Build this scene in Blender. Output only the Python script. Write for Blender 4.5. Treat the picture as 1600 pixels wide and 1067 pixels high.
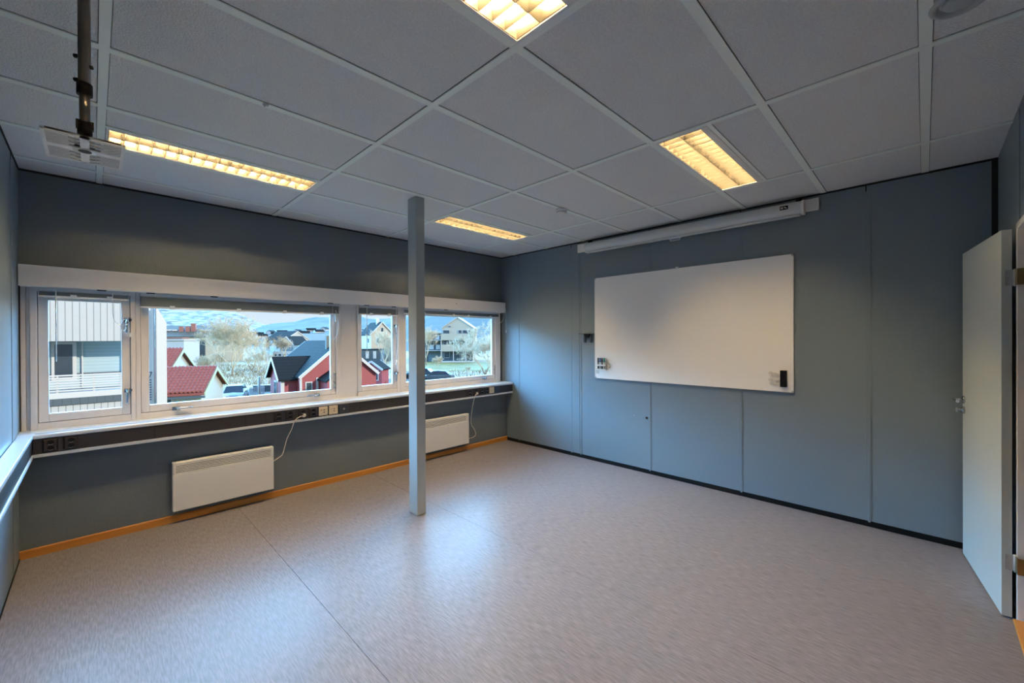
import bpy, math, random
from mathutils import Vector, Matrix, noise
random.seed(7)
sc = bpy.context.scene
COL = sc.collection
PI = math.pi
for o in list(bpy.data.objects):
    bpy.data.objects.remove(o)

# ------------------------------------------------------------------ camera
YAW, PITCH, ROLL = math.radians(44.784), math.radians(-0.199), math.radians(-0.269)
FPX, CY, EYE = 649.08, 530.95, 1.495
cd = bpy.data.cameras.new('camera'); cam = bpy.data.objects.new('camera', cd); COL.objects.link(cam)
cd.sensor_fit = 'HORIZONTAL'; cd.sensor_width = 36.0; cd.lens = 36.0 * FPX / 1600.0
cd.shift_y = -(533.5 - CY) / 1600.0
cd.clip_start = 0.05; cd.clip_end = 6000
_f = Vector((math.cos(YAW) * math.cos(PITCH), math.sin(YAW) * math.cos(PITCH), math.sin(PITCH)))
_r = Vector((math.sin(YAW), -math.cos(YAW), 0)); _u = _r.cross(_f)
R_ = _r * math.cos(ROLL) + _u * math.sin(ROLL); U_ = -_r * math.sin(ROLL) + _u * math.cos(ROLL)
m = Matrix((R_, U_, -_f)).transposed().to_4x4(); m.translation = (0, 0, EYE)
cam.matrix_world = m
sc.camera = cam

# ------------------------------------------------------------------ sky, sun, exposure
FW = Vector((math.cos(YAW), math.sin(YAW), 0)); RT = Vector((math.sin(YAW), -math.cos(YAW), 0))
SUN, TUBE = 4.0, 230.0
FILL_SKY = (6.6, 17.6, 30.0)
w = bpy.data.worlds.new('sky'); sc.world = w; w.use_nodes = True
nt = w.node_tree; nt.nodes.clear()
tc = nt.nodes.new('ShaderNodeTexCoord'); sx = nt.nodes.new('ShaderNodeSeparateXYZ')
nt.links.new(tc.outputs['Generated'], sx.inputs[0])
cr = nt.nodes.new('ShaderNodeValToRGB'); nt.links.new(sx.outputs['Z'], cr.inputs[0])
e = cr.color_ramp.elements
e[0].position = 0.0; e[0].color = (0.61, 0.70, 0.76, 1)
e[1].position = 1.0; e[1].color = (0.35, 0.75, 1.5, 1)
a = e.new(0.06); a.color = (0.56, 0.68, 0.78, 1)
a = e.new(0.25); a.color = (0.62, 0.95, 1.3, 1)
a = e.new(0.6); a.color = (0.5, 1.0, 1.7, 1)
bg = nt.nodes.new('ShaderNodeBackground'); bg.inputs[1].default_value = 1.0
def _mr(src, a0, a1):
    n_ = nt.nodes.new('ShaderNodeMapRange'); n_.interpolation_type = 'SMOOTHSTEP'; n_.inputs[1].default_value = min(a0, a1); n_.inputs[2].default_value = max(a0, a1)
    if a0 > a1: n_.inputs[3].default_value = 1.0; n_.inputs[4].default_value = 0.0
    nt.links.new(src, n_.inputs[0]); return n_.outputs[0]
mu = nt.nodes.new('ShaderNodeMath'); mu.operation = 'MULTIPLY'      # bright blue band added to the sky above the view to light the room
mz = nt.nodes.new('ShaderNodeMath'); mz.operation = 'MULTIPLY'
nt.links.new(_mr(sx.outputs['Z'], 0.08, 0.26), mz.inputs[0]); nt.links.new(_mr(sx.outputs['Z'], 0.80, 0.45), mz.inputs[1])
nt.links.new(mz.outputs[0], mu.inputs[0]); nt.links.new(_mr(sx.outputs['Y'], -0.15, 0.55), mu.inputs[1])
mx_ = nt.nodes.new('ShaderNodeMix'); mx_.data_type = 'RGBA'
nt.links.new(mu.outputs[0], mx_.inputs[0]); nt.links.new(cr.outputs[0], mx_.inputs[6]); mx_.inputs[7].default_value = (*FILL_SKY, 1)
wo = nt.nodes.new('ShaderNodeOutputWorld')
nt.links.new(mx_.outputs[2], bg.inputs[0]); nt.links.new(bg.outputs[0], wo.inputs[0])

sd = bpy.data.lights.new('sun', 'SUN'); sd.energy = SUN; sd.angle = math.radians(1.0); sd.color = (1.0, 0.88, 0.72)
sun = bpy.data.objects.new('sun', sd); COL.objects.link(sun)
to_sun = RT * 0.85 - FW * 0.30 + Vector((0, 0, 0.36)); to_sun.normalize()
sun.rotation_euler = to_sun.to_track_quat('Z', 'Y').to_euler(); sun.location = (0, -20, 30)

sc.view_settings.view_transform = 'Standard'; sc.view_settings.look = 'None'
sc.view_settings.exposure = 0.35; sc.view_settings.gamma = 1.0
sc.view_settings.use_curve_mapping = False
try:
    sc.cycles.use_denoising = True
    sc.cycles.max_bounces = 12; sc.cycles.diffuse_bounces = 8; sc.cycles.glossy_bounces = 6
    sc.cycles.transparent_max_bounces = 16
    sc.cycles.sample_clamp_indirect = 25.0
    sc.cycles.caustics_reflective = False; sc.cycles.caustics_refractive = False
except Exception:
    pass

# ------------------------------------------------------------------ materials
MATS = {}
def mat(name, col, rough=0.5, var=0.0, scale=8.0, bump=0.0, bscale=None, metal=0.0, stretch=None, spec=0.5, col2=None, coat=0.0, detail=3.0):
    if name in MATS: return MATS[name]
    M = bpy.data.materials.new(name); M.use_nodes = True
    t = M.node_tree; b = t.nodes['Principled BSDF']
    b.inputs['Roughness'].default_value = rough; b.inputs['Metallic'].default_value = metal
    b.inputs['Specular IOR Level'].default_value = spec
    b.inputs['Coat Weight'].default_value = coat
    tco = t.nodes.new('ShaderNodeTexCoord')
    mp = t.nodes.new('ShaderNodeMapping'); t.links.new(tco.outputs['Object'], mp.inputs[0])
    if stretch: mp.inputs['Scale'].default_value = stretch
    nz = t.nodes.new('ShaderNodeTexNoise'); nz.inputs['Scale'].default_value = scale; nz.inputs['Detail'].default_value = detail
    t.links.new(mp.outputs[0], nz.inputs['Vector'])
    mx = t.nodes.new('ShaderNodeMix'); mx.data_type = 'RGBA'
    if col2 is None:
        c1 = [max(0, c * (1 - var)) for c in col]; c2 = [min(1, c * (1 + var)) for c in col]
    else: c1, c2 = col, col2
    mx.inputs[6].default_value = (*c1, 1); mx.inputs[7].default_value = (*c2, 1)
    if col2 is not None:
        rp = t.nodes.new('ShaderNodeMapRange'); rp.inputs[1].default_value = 0.36; rp.inputs[2].default_value = 0.64
        t.links.new(nz.outputs['Fac'], rp.inputs[0]); t.links.new(rp.outputs[0], mx.inputs[0])
    else: t.links.new(nz.outputs['Fac'], mx.inputs[0])
    t.links.new(mx.outputs[2], b.inputs['Base Color'])
    if bump > 0:
        n2 = t.nodes.new('ShaderNodeTexNoise'); n2.inputs['Scale'].default_value = bscale or scale * 4; n2.inputs['Detail'].default_value = 2
        t.links.new(mp.outputs[0], n2.inputs['Vector'])
        bp = t.nodes.new('ShaderNodeBump'); bp.inputs['Strength'].default_value = bump; bp.inputs['Distance'].default_value = 0.01
        t.links.new(n2.outputs['Fac'], bp.inputs['Height']); t.links.new(bp.outputs[0], b.inputs['Normal'])
    MATS[name] = M; return M
def emit(name, col, s):
    M = bpy.data.materials.new(name); M.use_nodes = True; t = M.node_tree; t.nodes.clear()
    e_ = t.nodes.new('ShaderNodeEmission'); e_.inputs[0].default_value = (*col, 1); e_.inputs[1].default_value = s
    o_ = t.nodes.new('ShaderNodeOutputMaterial'); t.links.new(e_.outputs[0], o_.inputs[0]); MATS[name] = M; return M
def glass(name, tint=(0.97, 0.985, 1.0), refl=0.05):
    M = bpy.data.materials.new(name); M.use_nodes = True; t = M.node_tree; t.nodes.clear()
    tr = t.nodes.new('ShaderNodeBsdfTransparent'); tr.inputs[0].default_value = (*tint, 1)
    gl = t.nodes.new('ShaderNodeBsdfGlossy'); gl.inputs['Roughness'].default_value = 0.02
    mx = t.nodes.new('ShaderNodeMixShader'); fr = t.nodes.new('ShaderNodeLayerWeight'); fr.inputs[0].default_value = 0.12
    ml = t.nodes.new('ShaderNodeMath'); ml.operation = 'MULTIPLY'; ml.inputs[1].default_value = refl * 4
    t.links.new(fr.outputs['Fresnel'], ml.inputs[0]); t.links.new(ml.outputs[0], mx.inputs[0])
    t.links.new(tr.outputs[0], mx.inputs[1]); t.links.new(gl.outputs[0], mx.inputs[2])
    o_ = t.nodes.new('ShaderNodeOutputMaterial'); t.links.new(mx.outputs[0], o_.inputs[0]); MATS[name] = M; return M

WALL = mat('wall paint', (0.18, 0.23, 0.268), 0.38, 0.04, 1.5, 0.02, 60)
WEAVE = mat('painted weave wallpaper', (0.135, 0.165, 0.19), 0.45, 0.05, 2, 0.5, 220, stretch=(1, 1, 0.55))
CEIL = mat('mineral ceiling tile', (0.80, 0.80, 0.81), 0.9, 0.16, 110, 0.8, 130)
TEE = mat('ceiling grid paint', (0.88, 0.92, 0.88), 0.40, 0.03, 6)
WHITE = mat('white paint', (0.84, 0.82, 0.80), 0.38, 0.03, 5)
FRAME = mat('window frame paint', (0.72, 0.69, 0.68), 0.35, 0.05, 7, 0.03, 40)
SILLM = mat('laminate sill', (0.62, 0.66, 0.70), 0.25, 0.04, 4, stretch=(0.3, 8, 8))
BROWN = mat('dark brown trunking', (0.030, 0.024, 0.024), 0.42, 0.15, 6, stretch=(0.4, 4, 4))
SOCK = mat('brown socket plastic', (0.022, 0.015, 0.014), 0.40, 0.1, 20)
BLACK = mat('black plastic', (0.005, 0.005, 0.006), 0.5, 0.2, 20, spec=0.2)
CREAM = mat('cream plastic', (0.68, 0.58, 0.42), 0.4, 0.03, 10)
CORD = mat('cream cable', (0.72, 0.66, 0.58), 0.45, 0.03, 20)
CHROME = mat('chrome', (0.55, 0.57, 0.60), 0.18, 0.03, 10, metal=1.0)
STEEL = mat('brushed steel', (0.42, 0.42, 0.40), 0.35, 0.06, 30, metal=1.0)
BRASS = mat('dull brass', (0.36, 0.29, 0.16), 0.4, 0.1, 20, metal=0.8)
DOORM = mat('grey green door paint', (0.60, 0.66, 0.64), 0.35, 0.03, 2)
WOOD = mat('oiled beech wood', (0.48, 0.19, 0.030), 0.35, 0.0, 3, stretch=(0.5, 8, 8), col2=(0.60, 0.26, 0.05))
COLM = mat('column paint', (0.38, 0.42, 0.43), 0.32, 0.04, 3, 0.02, 50)
RAD = mat('radiator enamel', (0.80, 0.79, 0.77), 0.32, 0.02, 4)
DARK = mat('dark gap', (0.006, 0.006, 0.007), 0.7, 0.1, 5)
GREYM = mat('grey painted metal', (0.45, 0.47, 0.48), 0.4, 0.04, 9)
POLE = mat('satin aluminium pole', (0.22, 0.19, 0.16), 0.28, 0.05, 12, metal=0.9)
BOARD = mat('whiteboard enamel', (0.93, 0.92, 0.90), 0.20, 0.02, 1.5)
CLEAR = mat('clear plastic', (0.85, 0.88, 0.90), 0.2, 0.03, 10)
LOUV = mat('louvre aluminium', (0.15, 0.135, 0.105), 0.35, 0.02, 10, metal=0.6)
REFL = mat('lamp reflector', (0.86, 0.84, 0.80), 0.4, 0.02, 10)
TUBEM = emit('warm fluorescent tube', (1.0, 0.72, 0.38), TUBE)
GLASS = glass('window glass')

def floor_mat():
    M = mat('linoleum', (0.178, 0.164, 0.178), 0.34, 0.0, 1.0, stretch=(150, 15.0, 1), col2=(0.250, 0.232, 0.250), coat=0.0, detail=4)
    t = M.node_tree; b = t.nodes['Principled BSDF']
    tco = t.nodes.new('ShaderNodeTexCoord'); nz = t.nodes.new('ShaderNodeTexNoise'); nz.inputs['Scale'].default_value = 1.1; nz.inputs['Detail'].default_value = 4
    t.links.new(tco.outputs['Object'], nz.inputs['Vector'])
    mr = t.nodes.new('ShaderNodeMapRange'); mr.inputs[3].default_value = 0.26; mr.inputs[4].default_value = 0.48
    t.links.new(nz.outputs['Fac'], mr.inputs[0]); t.links.new(mr.outputs[0], b.inputs['Roughness'])
    b.inputs['Specular IOR Level'].default_value = 0.12
    return M
FLOOR = floor_mat()

# ------------------------------------------------------------------ mesh helpers
class MB:
    def __init__(s): s.v = []; s.f = []; s.sm = []
    def face(s, idx, smooth=False): s.f.append(idx); s.sm.append(smooth)
    def box(s, x0, x1, y0, y1, z0, z1):
        n = len(s.v)
        s.v += [(x0, y0, z0), (x1, y0, z0), (x1, y1, z0), (x0, y1, z0), (x0, y0, z1), (x1, y0, z1), (x1, y1, z1), (x0, y1, z1)]
        for q in ((0, 3, 2, 1), (4, 5, 6, 7), (0, 1, 5, 4), (1, 2, 6, 5), (2, 3, 7, 6), (3, 0, 4, 7)): s.face([n + k for k in q])
        return s
    def obox(s, c, ax, ay, az):
        c = Vector(c); n = len(s.v); ax, ay, az = Vector(ax), Vector(ay), Vector(az)
        for k in (-1, 1):
            for i, j in ((-1, -1), (1, -1), (1, 1), (-1, 1)): s.v.append(tuple(c + ax * i + ay * j + az * k))
        for q in ((0, 3, 2, 1), (4, 5, 6, 7), (0, 1, 5, 4), (1, 2, 6, 5), (2, 3, 7, 6), (3, 0, 4, 7)): s.face([n + k for k in q])
        return s
    def beam(s, p, q, w, h, up=(0, 0, 1)):
        p, q = Vector(p), Vector(q); d = q - p; l = d.length; d.normalize(); up = Vector(up)
        sdv = d.cross(up)
        if sdv.length < 1e-4: sdv = d.cross(Vector((1, 0, 0)))
        sdv.normalize(); u2 = sdv.cross(d)
        return s.obox((p + q) / 2, d * l / 2, sdv * w / 2, u2 * h / 2)
    def quad(s, *p):
        n = len(s.v); s.v += [tuple(x) for x in p]; s.face(list(range(n, n + len(p)))); return s
    def cyl(s, p, q, r0, r1=None, n=16, caps=True):
        p, q = Vector(p), Vector(q); r1 = r0 if r1 is None else r1
        d = (q - p).normalized(); a_ = d.orthogonal().normalized(); b_ = d.cross(a_); k = len(s.v)
        for c, r in ((p, r0), (q, r1)):
            for i in range(n):
                t = 2 * PI * i / n; s.v.append(tuple(c + (a_ * math.cos(t) + b_ * math.sin(t)) * r))
        for i in range(n): s.face([k + i, k + (i + 1) % n, k + n + (i + 1) % n, k + n + i], n > 6)
        if caps: s.face([k + i for i in range(n)][::-1]); s.face([k + n + i for i in range(n)])
        return s
    def lathe(s, prof, n=32, c=(0, 0, 0)):
        k = len(s.v); cx, cy, cz = c
        for r, z in prof:
            for i in range(n):
                t = 2 * PI * i / n; s.v.append((cx + r * math.cos(t), cy + r * math.sin(t), cz + z))
        for j in range(len(prof) - 1):
            for i in range(n): s.face([k + j * n + i, k + j * n + (i + 1) % n, k + (j + 1) * n + (i + 1) % n, k + (j + 1) * n + i], True)
        return s
    def tube(s, pts, r, n=8, sub=6):
        P = [Vector(p) for p in pts]
        if sub > 1 and len(P) > 2:
            Q = []
            for i in range(len(P) - 1):
                p0 = P[max(i - 1, 0)]; p1 = P[i]; p2 = P[i + 1]; p3 = P[min(i + 2, len(P) - 1)]
                for j in range(sub):
                    t = j / sub
                    Q.append(0.5 * ((2 * p1) + (p2 - p0) * t + (2 * p0 - 5 * p1 + 4 * p2 - p3) * t * t + (3 * p1 - p0 - 3 * p2 + p3) * t ** 3))
            Q.append(P[-1]); P = Q
        k = len(s.v); a_ = None
        for i, p in enumerate(P):
            d = (P[min(i + 1, len(P) - 1)] - P[max(i - 1, 0)]).normalized()
            a_ = d.orthogonal().normalized() if a_ is None else (a_ - d * a_.dot(d)).normalized()
            b_ = d.cross(a_)
            rr = r(i / (len(P) - 1)) if callable(r) else r
            for q in range(n):
                t = 2 * PI * q / n; s.v.append(tuple(p + (a_ * math.cos(t) + b_ * math.sin(t)) * rr))
        for i in range(len(P) - 1):
            for q in range(n): s.face([k + i * n + q, k + i * n + (q + 1) % n, k + (i + 1) * n + (q + 1) % n, k + (i + 1) * n + q], True)
        s.face([k + q for q in range(n)][::-1]); s.face([k + (len(P) - 1) * n + q for q in range(n)])
        return s
    def prism(s, poly, axis, a0, a1):
        n = len(poly); k = len(s.v)
        def mk(p, a): return {'x': (a, p[0], p[1]), 'y': (p[0], a, p[1]), 'z': (p[0], p[1], a)}[axis]
        for a_ in (a0, a1): s.v += [mk(p, a_) for p in poly]
        for i in range(n): s.face([k + i, k + (i + 1) % n, k + n + (i + 1) % n, k + n + i])
        s.face([k + i for i in range(n)][::-1]); s.face([k + n + i for i in range(n)])
        return s
    def build(s, name, material, parent=None, bevel=0.0, seg=2):
        me = bpy.data.meshes.new(name); me.from_pydata(s.v, [], s.f); me.update()
        import bmesh
        bm = bmesh.new(); bm.from_mesh(me); bmesh.ops.recalc_face_normals(bm, faces=bm.faces[:]); bm.to_mesh(me); bm.free()
        me.polygons.foreach_set('use_smooth', s.sm)
        me.materials.append(material)
        o = bpy.data.objects.new(name, me); COL.objects.link(o)
        if parent is not None: o.parent = parent
        if bevel > 0:
            b = o.modifiers.new('bevel', 'BEVEL'); b.width = bevel; b.segments = seg; b.limit_method = 'ANGLE'
        return o
def build_each(q, name, material, parent=None, bevel=0.0, seg=2):
    par = list(range(len(q.v)))
    def fd(i):
        while par[i] != i: par[i] = par[par[i]]; i = par[i]
        return i
    for f in q.f:
        for k in f[1:]: par[fd(k)] = fd(f[0])
    groups = {}
    for fi, f in enumerate(q.f): groups.setdefault(fd(f[0]), []).append(fi)
    for fs in groups.values():
        m2 = MB(); mp = {}
        for fi in fs:
            for k in q.f[fi]:
                if k not in mp: mp[k] = len(m2.v); m2.v.append(q.v[k])
            m2.face([mp[k] for k in q.f[fi]], q.sm[fi])
        m2.build(name, material, parent, bevel, seg)
def B(*a): return MB().box(*a)
def thing(name, label, cat, loc=(0, 0, 0), rz=0.0, group=None):
    o = bpy.data.objects.new(name, None); COL.objects.link(o); o.location = loc; o.rotation_euler = (0, 0, rz)
    o.empty_display_size = 0.1
    o['label'] = label; o['category'] = cat
    if group: o['group'] = group
    return o
def tag(o, label, cat, group=None):
    o['label'] = label; o['category'] = cat
    if group: o['group'] = group
    return o
def struct(o): o['kind'] = 'structure'; return o
def copy_tree(o, parent=None):
    c = o.copy(); COL.objects.link(c)
    if parent is not None: c.parent = parent
    for ch in list(o.children): copy_tree(ch, c)
    return c

# ------------------------------------------------------------------ room shell
XL, XR, YU, YL, YD, H = -0.364, 4.297, 4.481, 4.379, -0.354, 2.696
SEAMX = (0.90, 2.16, 3.42)
mb = MB(); xs = [XL - 0.05, *SEAMX, XR + 0.05]
for i in range(4): mb.box(xs[i] + (0.0012 if i else 0), xs[i + 1] - (0.0012 if i < 3 else 0), YD - 0.02, YL + 0.05, -0.004, 0.0)
struct(mb.build('floor', FLOOR))
struct(B(XL - 0.2, XR + 0.2, -2.2, YL + 0.3, -0.3, -0.005).build('floor_slab', DARK))

# ceiling tiles, grid, slab
GX, GY = 0.021, -0.025
TX = [XL] + [GX + 1.2 * i for i in range(4)] + [XR]
TY = [YD] + [GY + 0.6 * j for j in range(8)] + [YU]
LAMPS = {(1, 2): 'a', (3, 2): 'c', (1, 6): 'd', (3, 6): 'b'}
tiles = MB(); G = 0.0018
TW, TWY = 0.034, 0.040
for i in range(len(TX) - 1):
    for j in range(len(TY) - 1):
        x0 = TX[i] + (TW + G if i else 0); x1 = TX[i + 1] - G
        y0 = TY[j] + (TWY + G if j else 0); y1 = TY[j + 1] - G
        if j == len(TY) - 2: y1 = YU
        if i == len(TX) - 2: x1 = XR
        if y1 - y0 < 0.02: continue
        if (i, j) in LAMPS: y1 = TY[j + 1] - 0.325
        tiles.box(x0, x1, y0, y1, H + 0.004, H + 0.02)
ceil = struct(tiles.build('ceiling', CEIL, bevel=0.002, seg=1))
grid = MB()
for x in TX[1:-1]: grid.box(x, x + TW, YD, YU, H - 0.002, H + 0.004)
for j, y in enumerate(TY[1:-1]):
    for i in range(len(TX) - 1): grid.box(TX[i] + (TW if i else 0), TX[i + 1], y, y + TWY, H - 0.0015, H + 0.004)
for (i, j) in LAMPS:
    y = TY[j + 1] - 0.325; grid.box(TX[i] + TW, TX[i + 1], y, y + 0.024, H - 0.0015, H + 0.004)
grid.build('ceiling_grid', TEE, ceil)
edge = MB(); edge.box(XL, XR, YU - 0.006, YU, H - 0.012, H); edge.box(XR - 0.006, XR, YD, YU, H - 0.012, H); edge.box(XL, XL + 0.006, YD, YU, H - 0.012, H)
edge.build('ceiling_edge_gap', DARK, ceil)
struct(B(XL - 0.2, XR + 0.2, -2.2, YU + 0.35, H + 0.14, H + 0.4).build('roof_slab', DARK))

# walls
def strip(mbx, y, w=0.030, d=0.003):  # vertical cover strips on the whiteboard wall
    mbx.box(XR - d, XR, y - w / 2, y + w / 2, 0.045, H - 0.05)
    mbx.box(XR - d - 0.002, XR - d, y - w / 2 + 0.007, y + w / 2 - 0.007, 0.035, H - 0.06)
wr = struct(B(XR, XR + 0.12, -0.6, YU + 0.2, 0.0, H + 0.2).build('wall_right', WALL))
st = MB()
for y in (4.127, 3.195, 3.055, 2.136, 1.225, 0.308): strip(st, y)
st.box(XR - 0.006, XR, 3.07, 3.18, 0.045, H - 0.02)
build_each(st, 'joint_strip', WALL, wr, bevel=0.001, seg=1)
dk = MB()
for y in (4.127, 3.195, 2.136, 1.225, 0.325): dk.box(XR - 0.002, XR + 0.001, y - 0.004, y + 0.004, H - 0.06, H - 0.002)
dk.box(XR - 0.003, XR, -0.354, -0.325, 0.045, H)
build_each(dk, 'joint_gap', DARK, wr)
wlft = struct(B(XL - 0.12, XL, -0.6, YU + 0.2, 0.0, H + 0.2).build('wall_left', WALL))
st = MB(); st.box(XL, XL + 0.003, 4.075, 4.105, 0.02, H - 0.06); st.box(XL, XL + 0.003, 2.9, 2.93, 0.02, H - 0.06)
build_each(st, 'joint_strip', WALL, wlft, bevel=0.001, seg=1)
B(XL, XL + 0.002, 4.098, 4.106, H - 0.07, H - 0.003).build('joint_gap', DARK, wlft)
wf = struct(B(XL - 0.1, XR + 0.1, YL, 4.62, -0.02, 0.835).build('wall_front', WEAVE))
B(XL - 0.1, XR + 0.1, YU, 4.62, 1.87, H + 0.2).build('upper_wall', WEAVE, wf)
DX0, DX1, DH = 2.46, 3.425, 2.085
wb = MB(); wb.box(XL - 0.12, DX0, YD - 0.12, YD, 0, H + 0.2); wb.box(DX1, XR + 0.12, YD - 0.12, YD, 0, H + 0.2); wb.box(DX0, DX1, YD - 0.12, YD, DH, H + 0.2)
wbk = struct(wb.build('wall_back', WALL))
st = MB(); st.box(3.40, 3.43, YD, YD + 0.003, DH + 0.02, H - 0.02); st.box(2.5, 2.53, YD, YD + 0.003, DH + 0.02, H - 0.02); build_each(st, 'joint_strip', WALL, wbk, bevel=0.001, seg=1)
cw = MB(); cw.box(0.8, XR + 0.12, -2.0, -1.9, 0, H + 0.2); cw.box(0.8, 0.9, -1.9, YD - 0.12, 0, H + 0.2); cw.box(XR + 0.02, XR + 0.12, -1.9, YD - 0.12, 0, H + 0.2); cw.box(0.8, XR + 0.12, -1.9, YD - 0.12, H, H + 0.1)
struct(cw.build('wall_corridor', WALL))
struct(B(0.8, XR + 0.1, -1.9, YD - 0.12, -0.004, 0.004).build('floor_corridor', WOOD))
# door frame
dfm = MB(); dfm.box(DX1 - 0.035, DX1, YD - 0.13, YD + 0.012, 0, DH); dfm.box(DX0, DX0 + 0.035, YD - 0.13, YD + 0.012, 0, DH); dfm.box(DX0, DX1, YD - 0.13, YD + 0.012, DH - 0.035, DH)
d1 = struct(dfm.build('door_1', WHITE, bevel=0.003))
B(DX0 + 0.035, DX1 - 0.036, YD - 0.13, YD + 0.026, 0.0005, 0.016).build('threshold', WOOD, d1, bevel=0.004)
# baseboards
bb = MB(); bb.prism([(YL, 0.0), (YL - 0.012, 0.0), (YL - 0.012, 0.052), (YL - 0.008, 0.058), (YL, 0.058)], 'x', XL, XR)
struct(bb.build('baseboard_front', WOOD))
struct(B(XR - 0.004, XR, YD, YL - 0.013, 0.0, 0.044).build('baseboard_right', BLACK))
struct(B(XL, XL + 0.004, YD, YL - 0.013, 0.0, 0.012).build('baseboard_left', BLACK))

# door leaf (swung right round against the back wall)
hx, hy = 3.397, -0.290; lx, ly = 4.186, -0.186
ang = math.atan2(ly - hy, lx - hx); DL = math.hypot(lx - hx, ly - hy)
door = thing('door_leaf', 'pale grey green door swung open against the wall, seen at the right edge', 'door', (hx, hy, 0.012), ang)
B(0, DL, -0.038, 0, 0, 2.045).build('panel', DOORM, door, bevel=0.0015)
for z in (1.79, 0.29):
    hb = MB(); hb.cyl((-0.004, -0.048, z - 0.045), (-0.004, -0.048, z + 0.045), 0.0075, n=14)
    hb.box(-0.0025, 0, -0.044, -0.012, z - 0.042, z + 0.042)
    hg = hb.build('hinge', GREYM, door)
    jb = B(-0.045, -0.0425, -0.075, -0.045, z - 0.042, z + 0.042); jb.box(-0.043, -0.006, -0.0485, -0.0460, z - 0.042, z + 0.042)
    build_each(jb, 'jamb_plate', BRASS, hg)
    sc_ = MB()
    for q, dz in ((-0.018, 0.028), (-0.026, 0.0), (-0.018, -0.028)): sc_.cyl((-0.0025, q, z + dz), (-0.0035, q, z + dz), 0.004, n=8)
    build_each(sc_, 'screw', STEEL, hg)
hm = MB(); hx2 = DL - 0.045
hm.cyl((hx2, 0, 1.055), (hx2, 0.009, 1.055), 0.026, n=24); hm.cyl((hx2, 0.009, 1.055), (hx2, 0.052, 1.055), 0.009, n=12)
hm.tube([(hx2, 0.050, 1.055), (hx2 - 0.04, 0.054, 1.055), (hx2 - 0.115, 0.052, 1.053)], 0.009, 10, 4)
hm.build('handle', CHROME, door)
km = MB(); km.cyl((hx2, 0, 0.985), (hx2, 0.014, 0.985), 0.024, n=24); km.cyl((hx2, 0.014, 0.985), (hx2, 0.030, 0.985), 0.014, n=16); km.box(hx2 - 0.003, hx2 + 0.003, 0.03, 0.042, 0.970, 1.0)
km.build('lock_cylinder', CHROME, door)

# column
co = B(1.917, 2.003, 3.035, 3.165, 0.0, H + 0.0035).build('column', COLM, bevel=0.006, seg=3)
tag(co, 'square grey steel column standing free on the floor in front of the windows', 'column')

# ------------------------------------------------------------------ ceiling lamps
def make_lamp(label, loc):
    t = thing('ceiling_light', label, 'ceiling light', loc, 0, 'recessed louvre lights in the ceiling')
    L, W, D = 1.160, 0.272, 0.105
    l2, w2 = L / 2, W / 2
    fr = MB()   # thin lip around the opening
    fr.box(-l2, l2, -w2 - 0.028, -w2 + 0.010, -0.003, 0.004); fr.box(-l2, l2, w2 - 0.010, w2 + 0.005, -0.003, 0.004)
    fr.box(-l2, -l2 + 0.010, -w2 + 0.010, w2 - 0.010, -0.004, 0.004); fr.box(l2 - 0.010, l2, -w2 + 0.010, w2 - 0.010, -0.004, 0.004)
    fr.build('frame', WHITE, t)
    hs = MB(); hs.box(-l2, l2, -w2 + 0.0, w2, D, D + 0.008); hs.box(-l2, -l2 + 0.006, -w2, w2, 0.004, D); hs.box(l2 - 0.006, l2, -w2, w2, 0.004, D)
    hs.box(-l2, l2, -w2, -w2 + 0.006, 0.004, D); hs.box(-l2, l2, w2 - 0.006, w2, 0.004, D)
    hs.build('housing', REFL, t)
    il, iw = l2 - 0.012, w2 - 0.012
    lv = MB()
    for y in (-iw, 0.0, iw):   # long reflector rails, V shaped
        hw = 0.017 if y == 0 else 0.009
        lv.prism([(y - hw, 0.037), (y + hw, 0.037), (y + 0.0012, 0.0), (y - 0.0012, 0.0)], 'x', -il, il)
    n = 17
    for i in range(n + 1):
        x = -il + 2 * il * i / n
        lv.prism([(x - 0.0115, 0.037), (x + 0.0115, 0.037), (x + 0.0008, 0.001), (x - 0.0008, 0.001)], 'y', -iw, iw)
    lv.build('louvre', LOUV, t)
    for y in (-iw / 2, iw / 2):
        MB().cyl((-il + 0.01, y, 0.074), (il - 0.01, y, 0.074), 0.013, n=10).build('tube', TUBEM, t)
    return t
la = make_lamp('recessed louvre light cut off by the top edge of the photo', (0.638, 1.038, H))
for lab, loc in (('recessed louvre light nearest the whiteboard and projector screen', (3.038, 1.038, H)),
                 ('long recessed louvre light beside the hanging pole', (0.638, 3.425, H)),
                 ('recessed louvre light farthest away, just right of the column top', (3.038, 3.436, H))):
    c = copy_tree(la); c.location = loc; c['label'] = lab

# smoke detector, vent, clip
sm = thing('smoke_detector', 'small round white smoke detector on the ceiling grid', 'smoke detector', (3.08, 2.40, H - 0.003))
MB().lathe([(0.0, -0.001), (0.050, -0.001), (0.052, -0.004), (0.052, -0.016), (0.046, -0.020)], 28).build('base', WHITE, sm)
MB().lathe([(0.042, -0.020), (0.048, -0.028), (0.046, -0.040), (0.034, -0.046), (0.0, -0.047)], 28).build('sensor_cap', WHITE, sm)
vn = thing('ceiling_vent', 'round grey valve vent in the ceiling, cut by the top edge', 'vent', (2.195, -0.092, H + 0.004))
MB().lathe([(0.052, 0.03), (0.054, -0.002), (0.062, -0.014), (0.072, -0.016), (0.080, -0.010), (0.083, 0.0)], 40).build('ring', GREYM, vn)
MB().lathe([(0.0, -0.018), (0.030, -0.017), (0.042, -0.012), (0.045, -0.005), (0.040, 0.004), (0.0, 0.006)], 40).build('disc', GREYM, vn)
MB().lathe([(0.052, 0.028), (0.0, 0.03)], 24).build('throat', DARK, vn)
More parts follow.
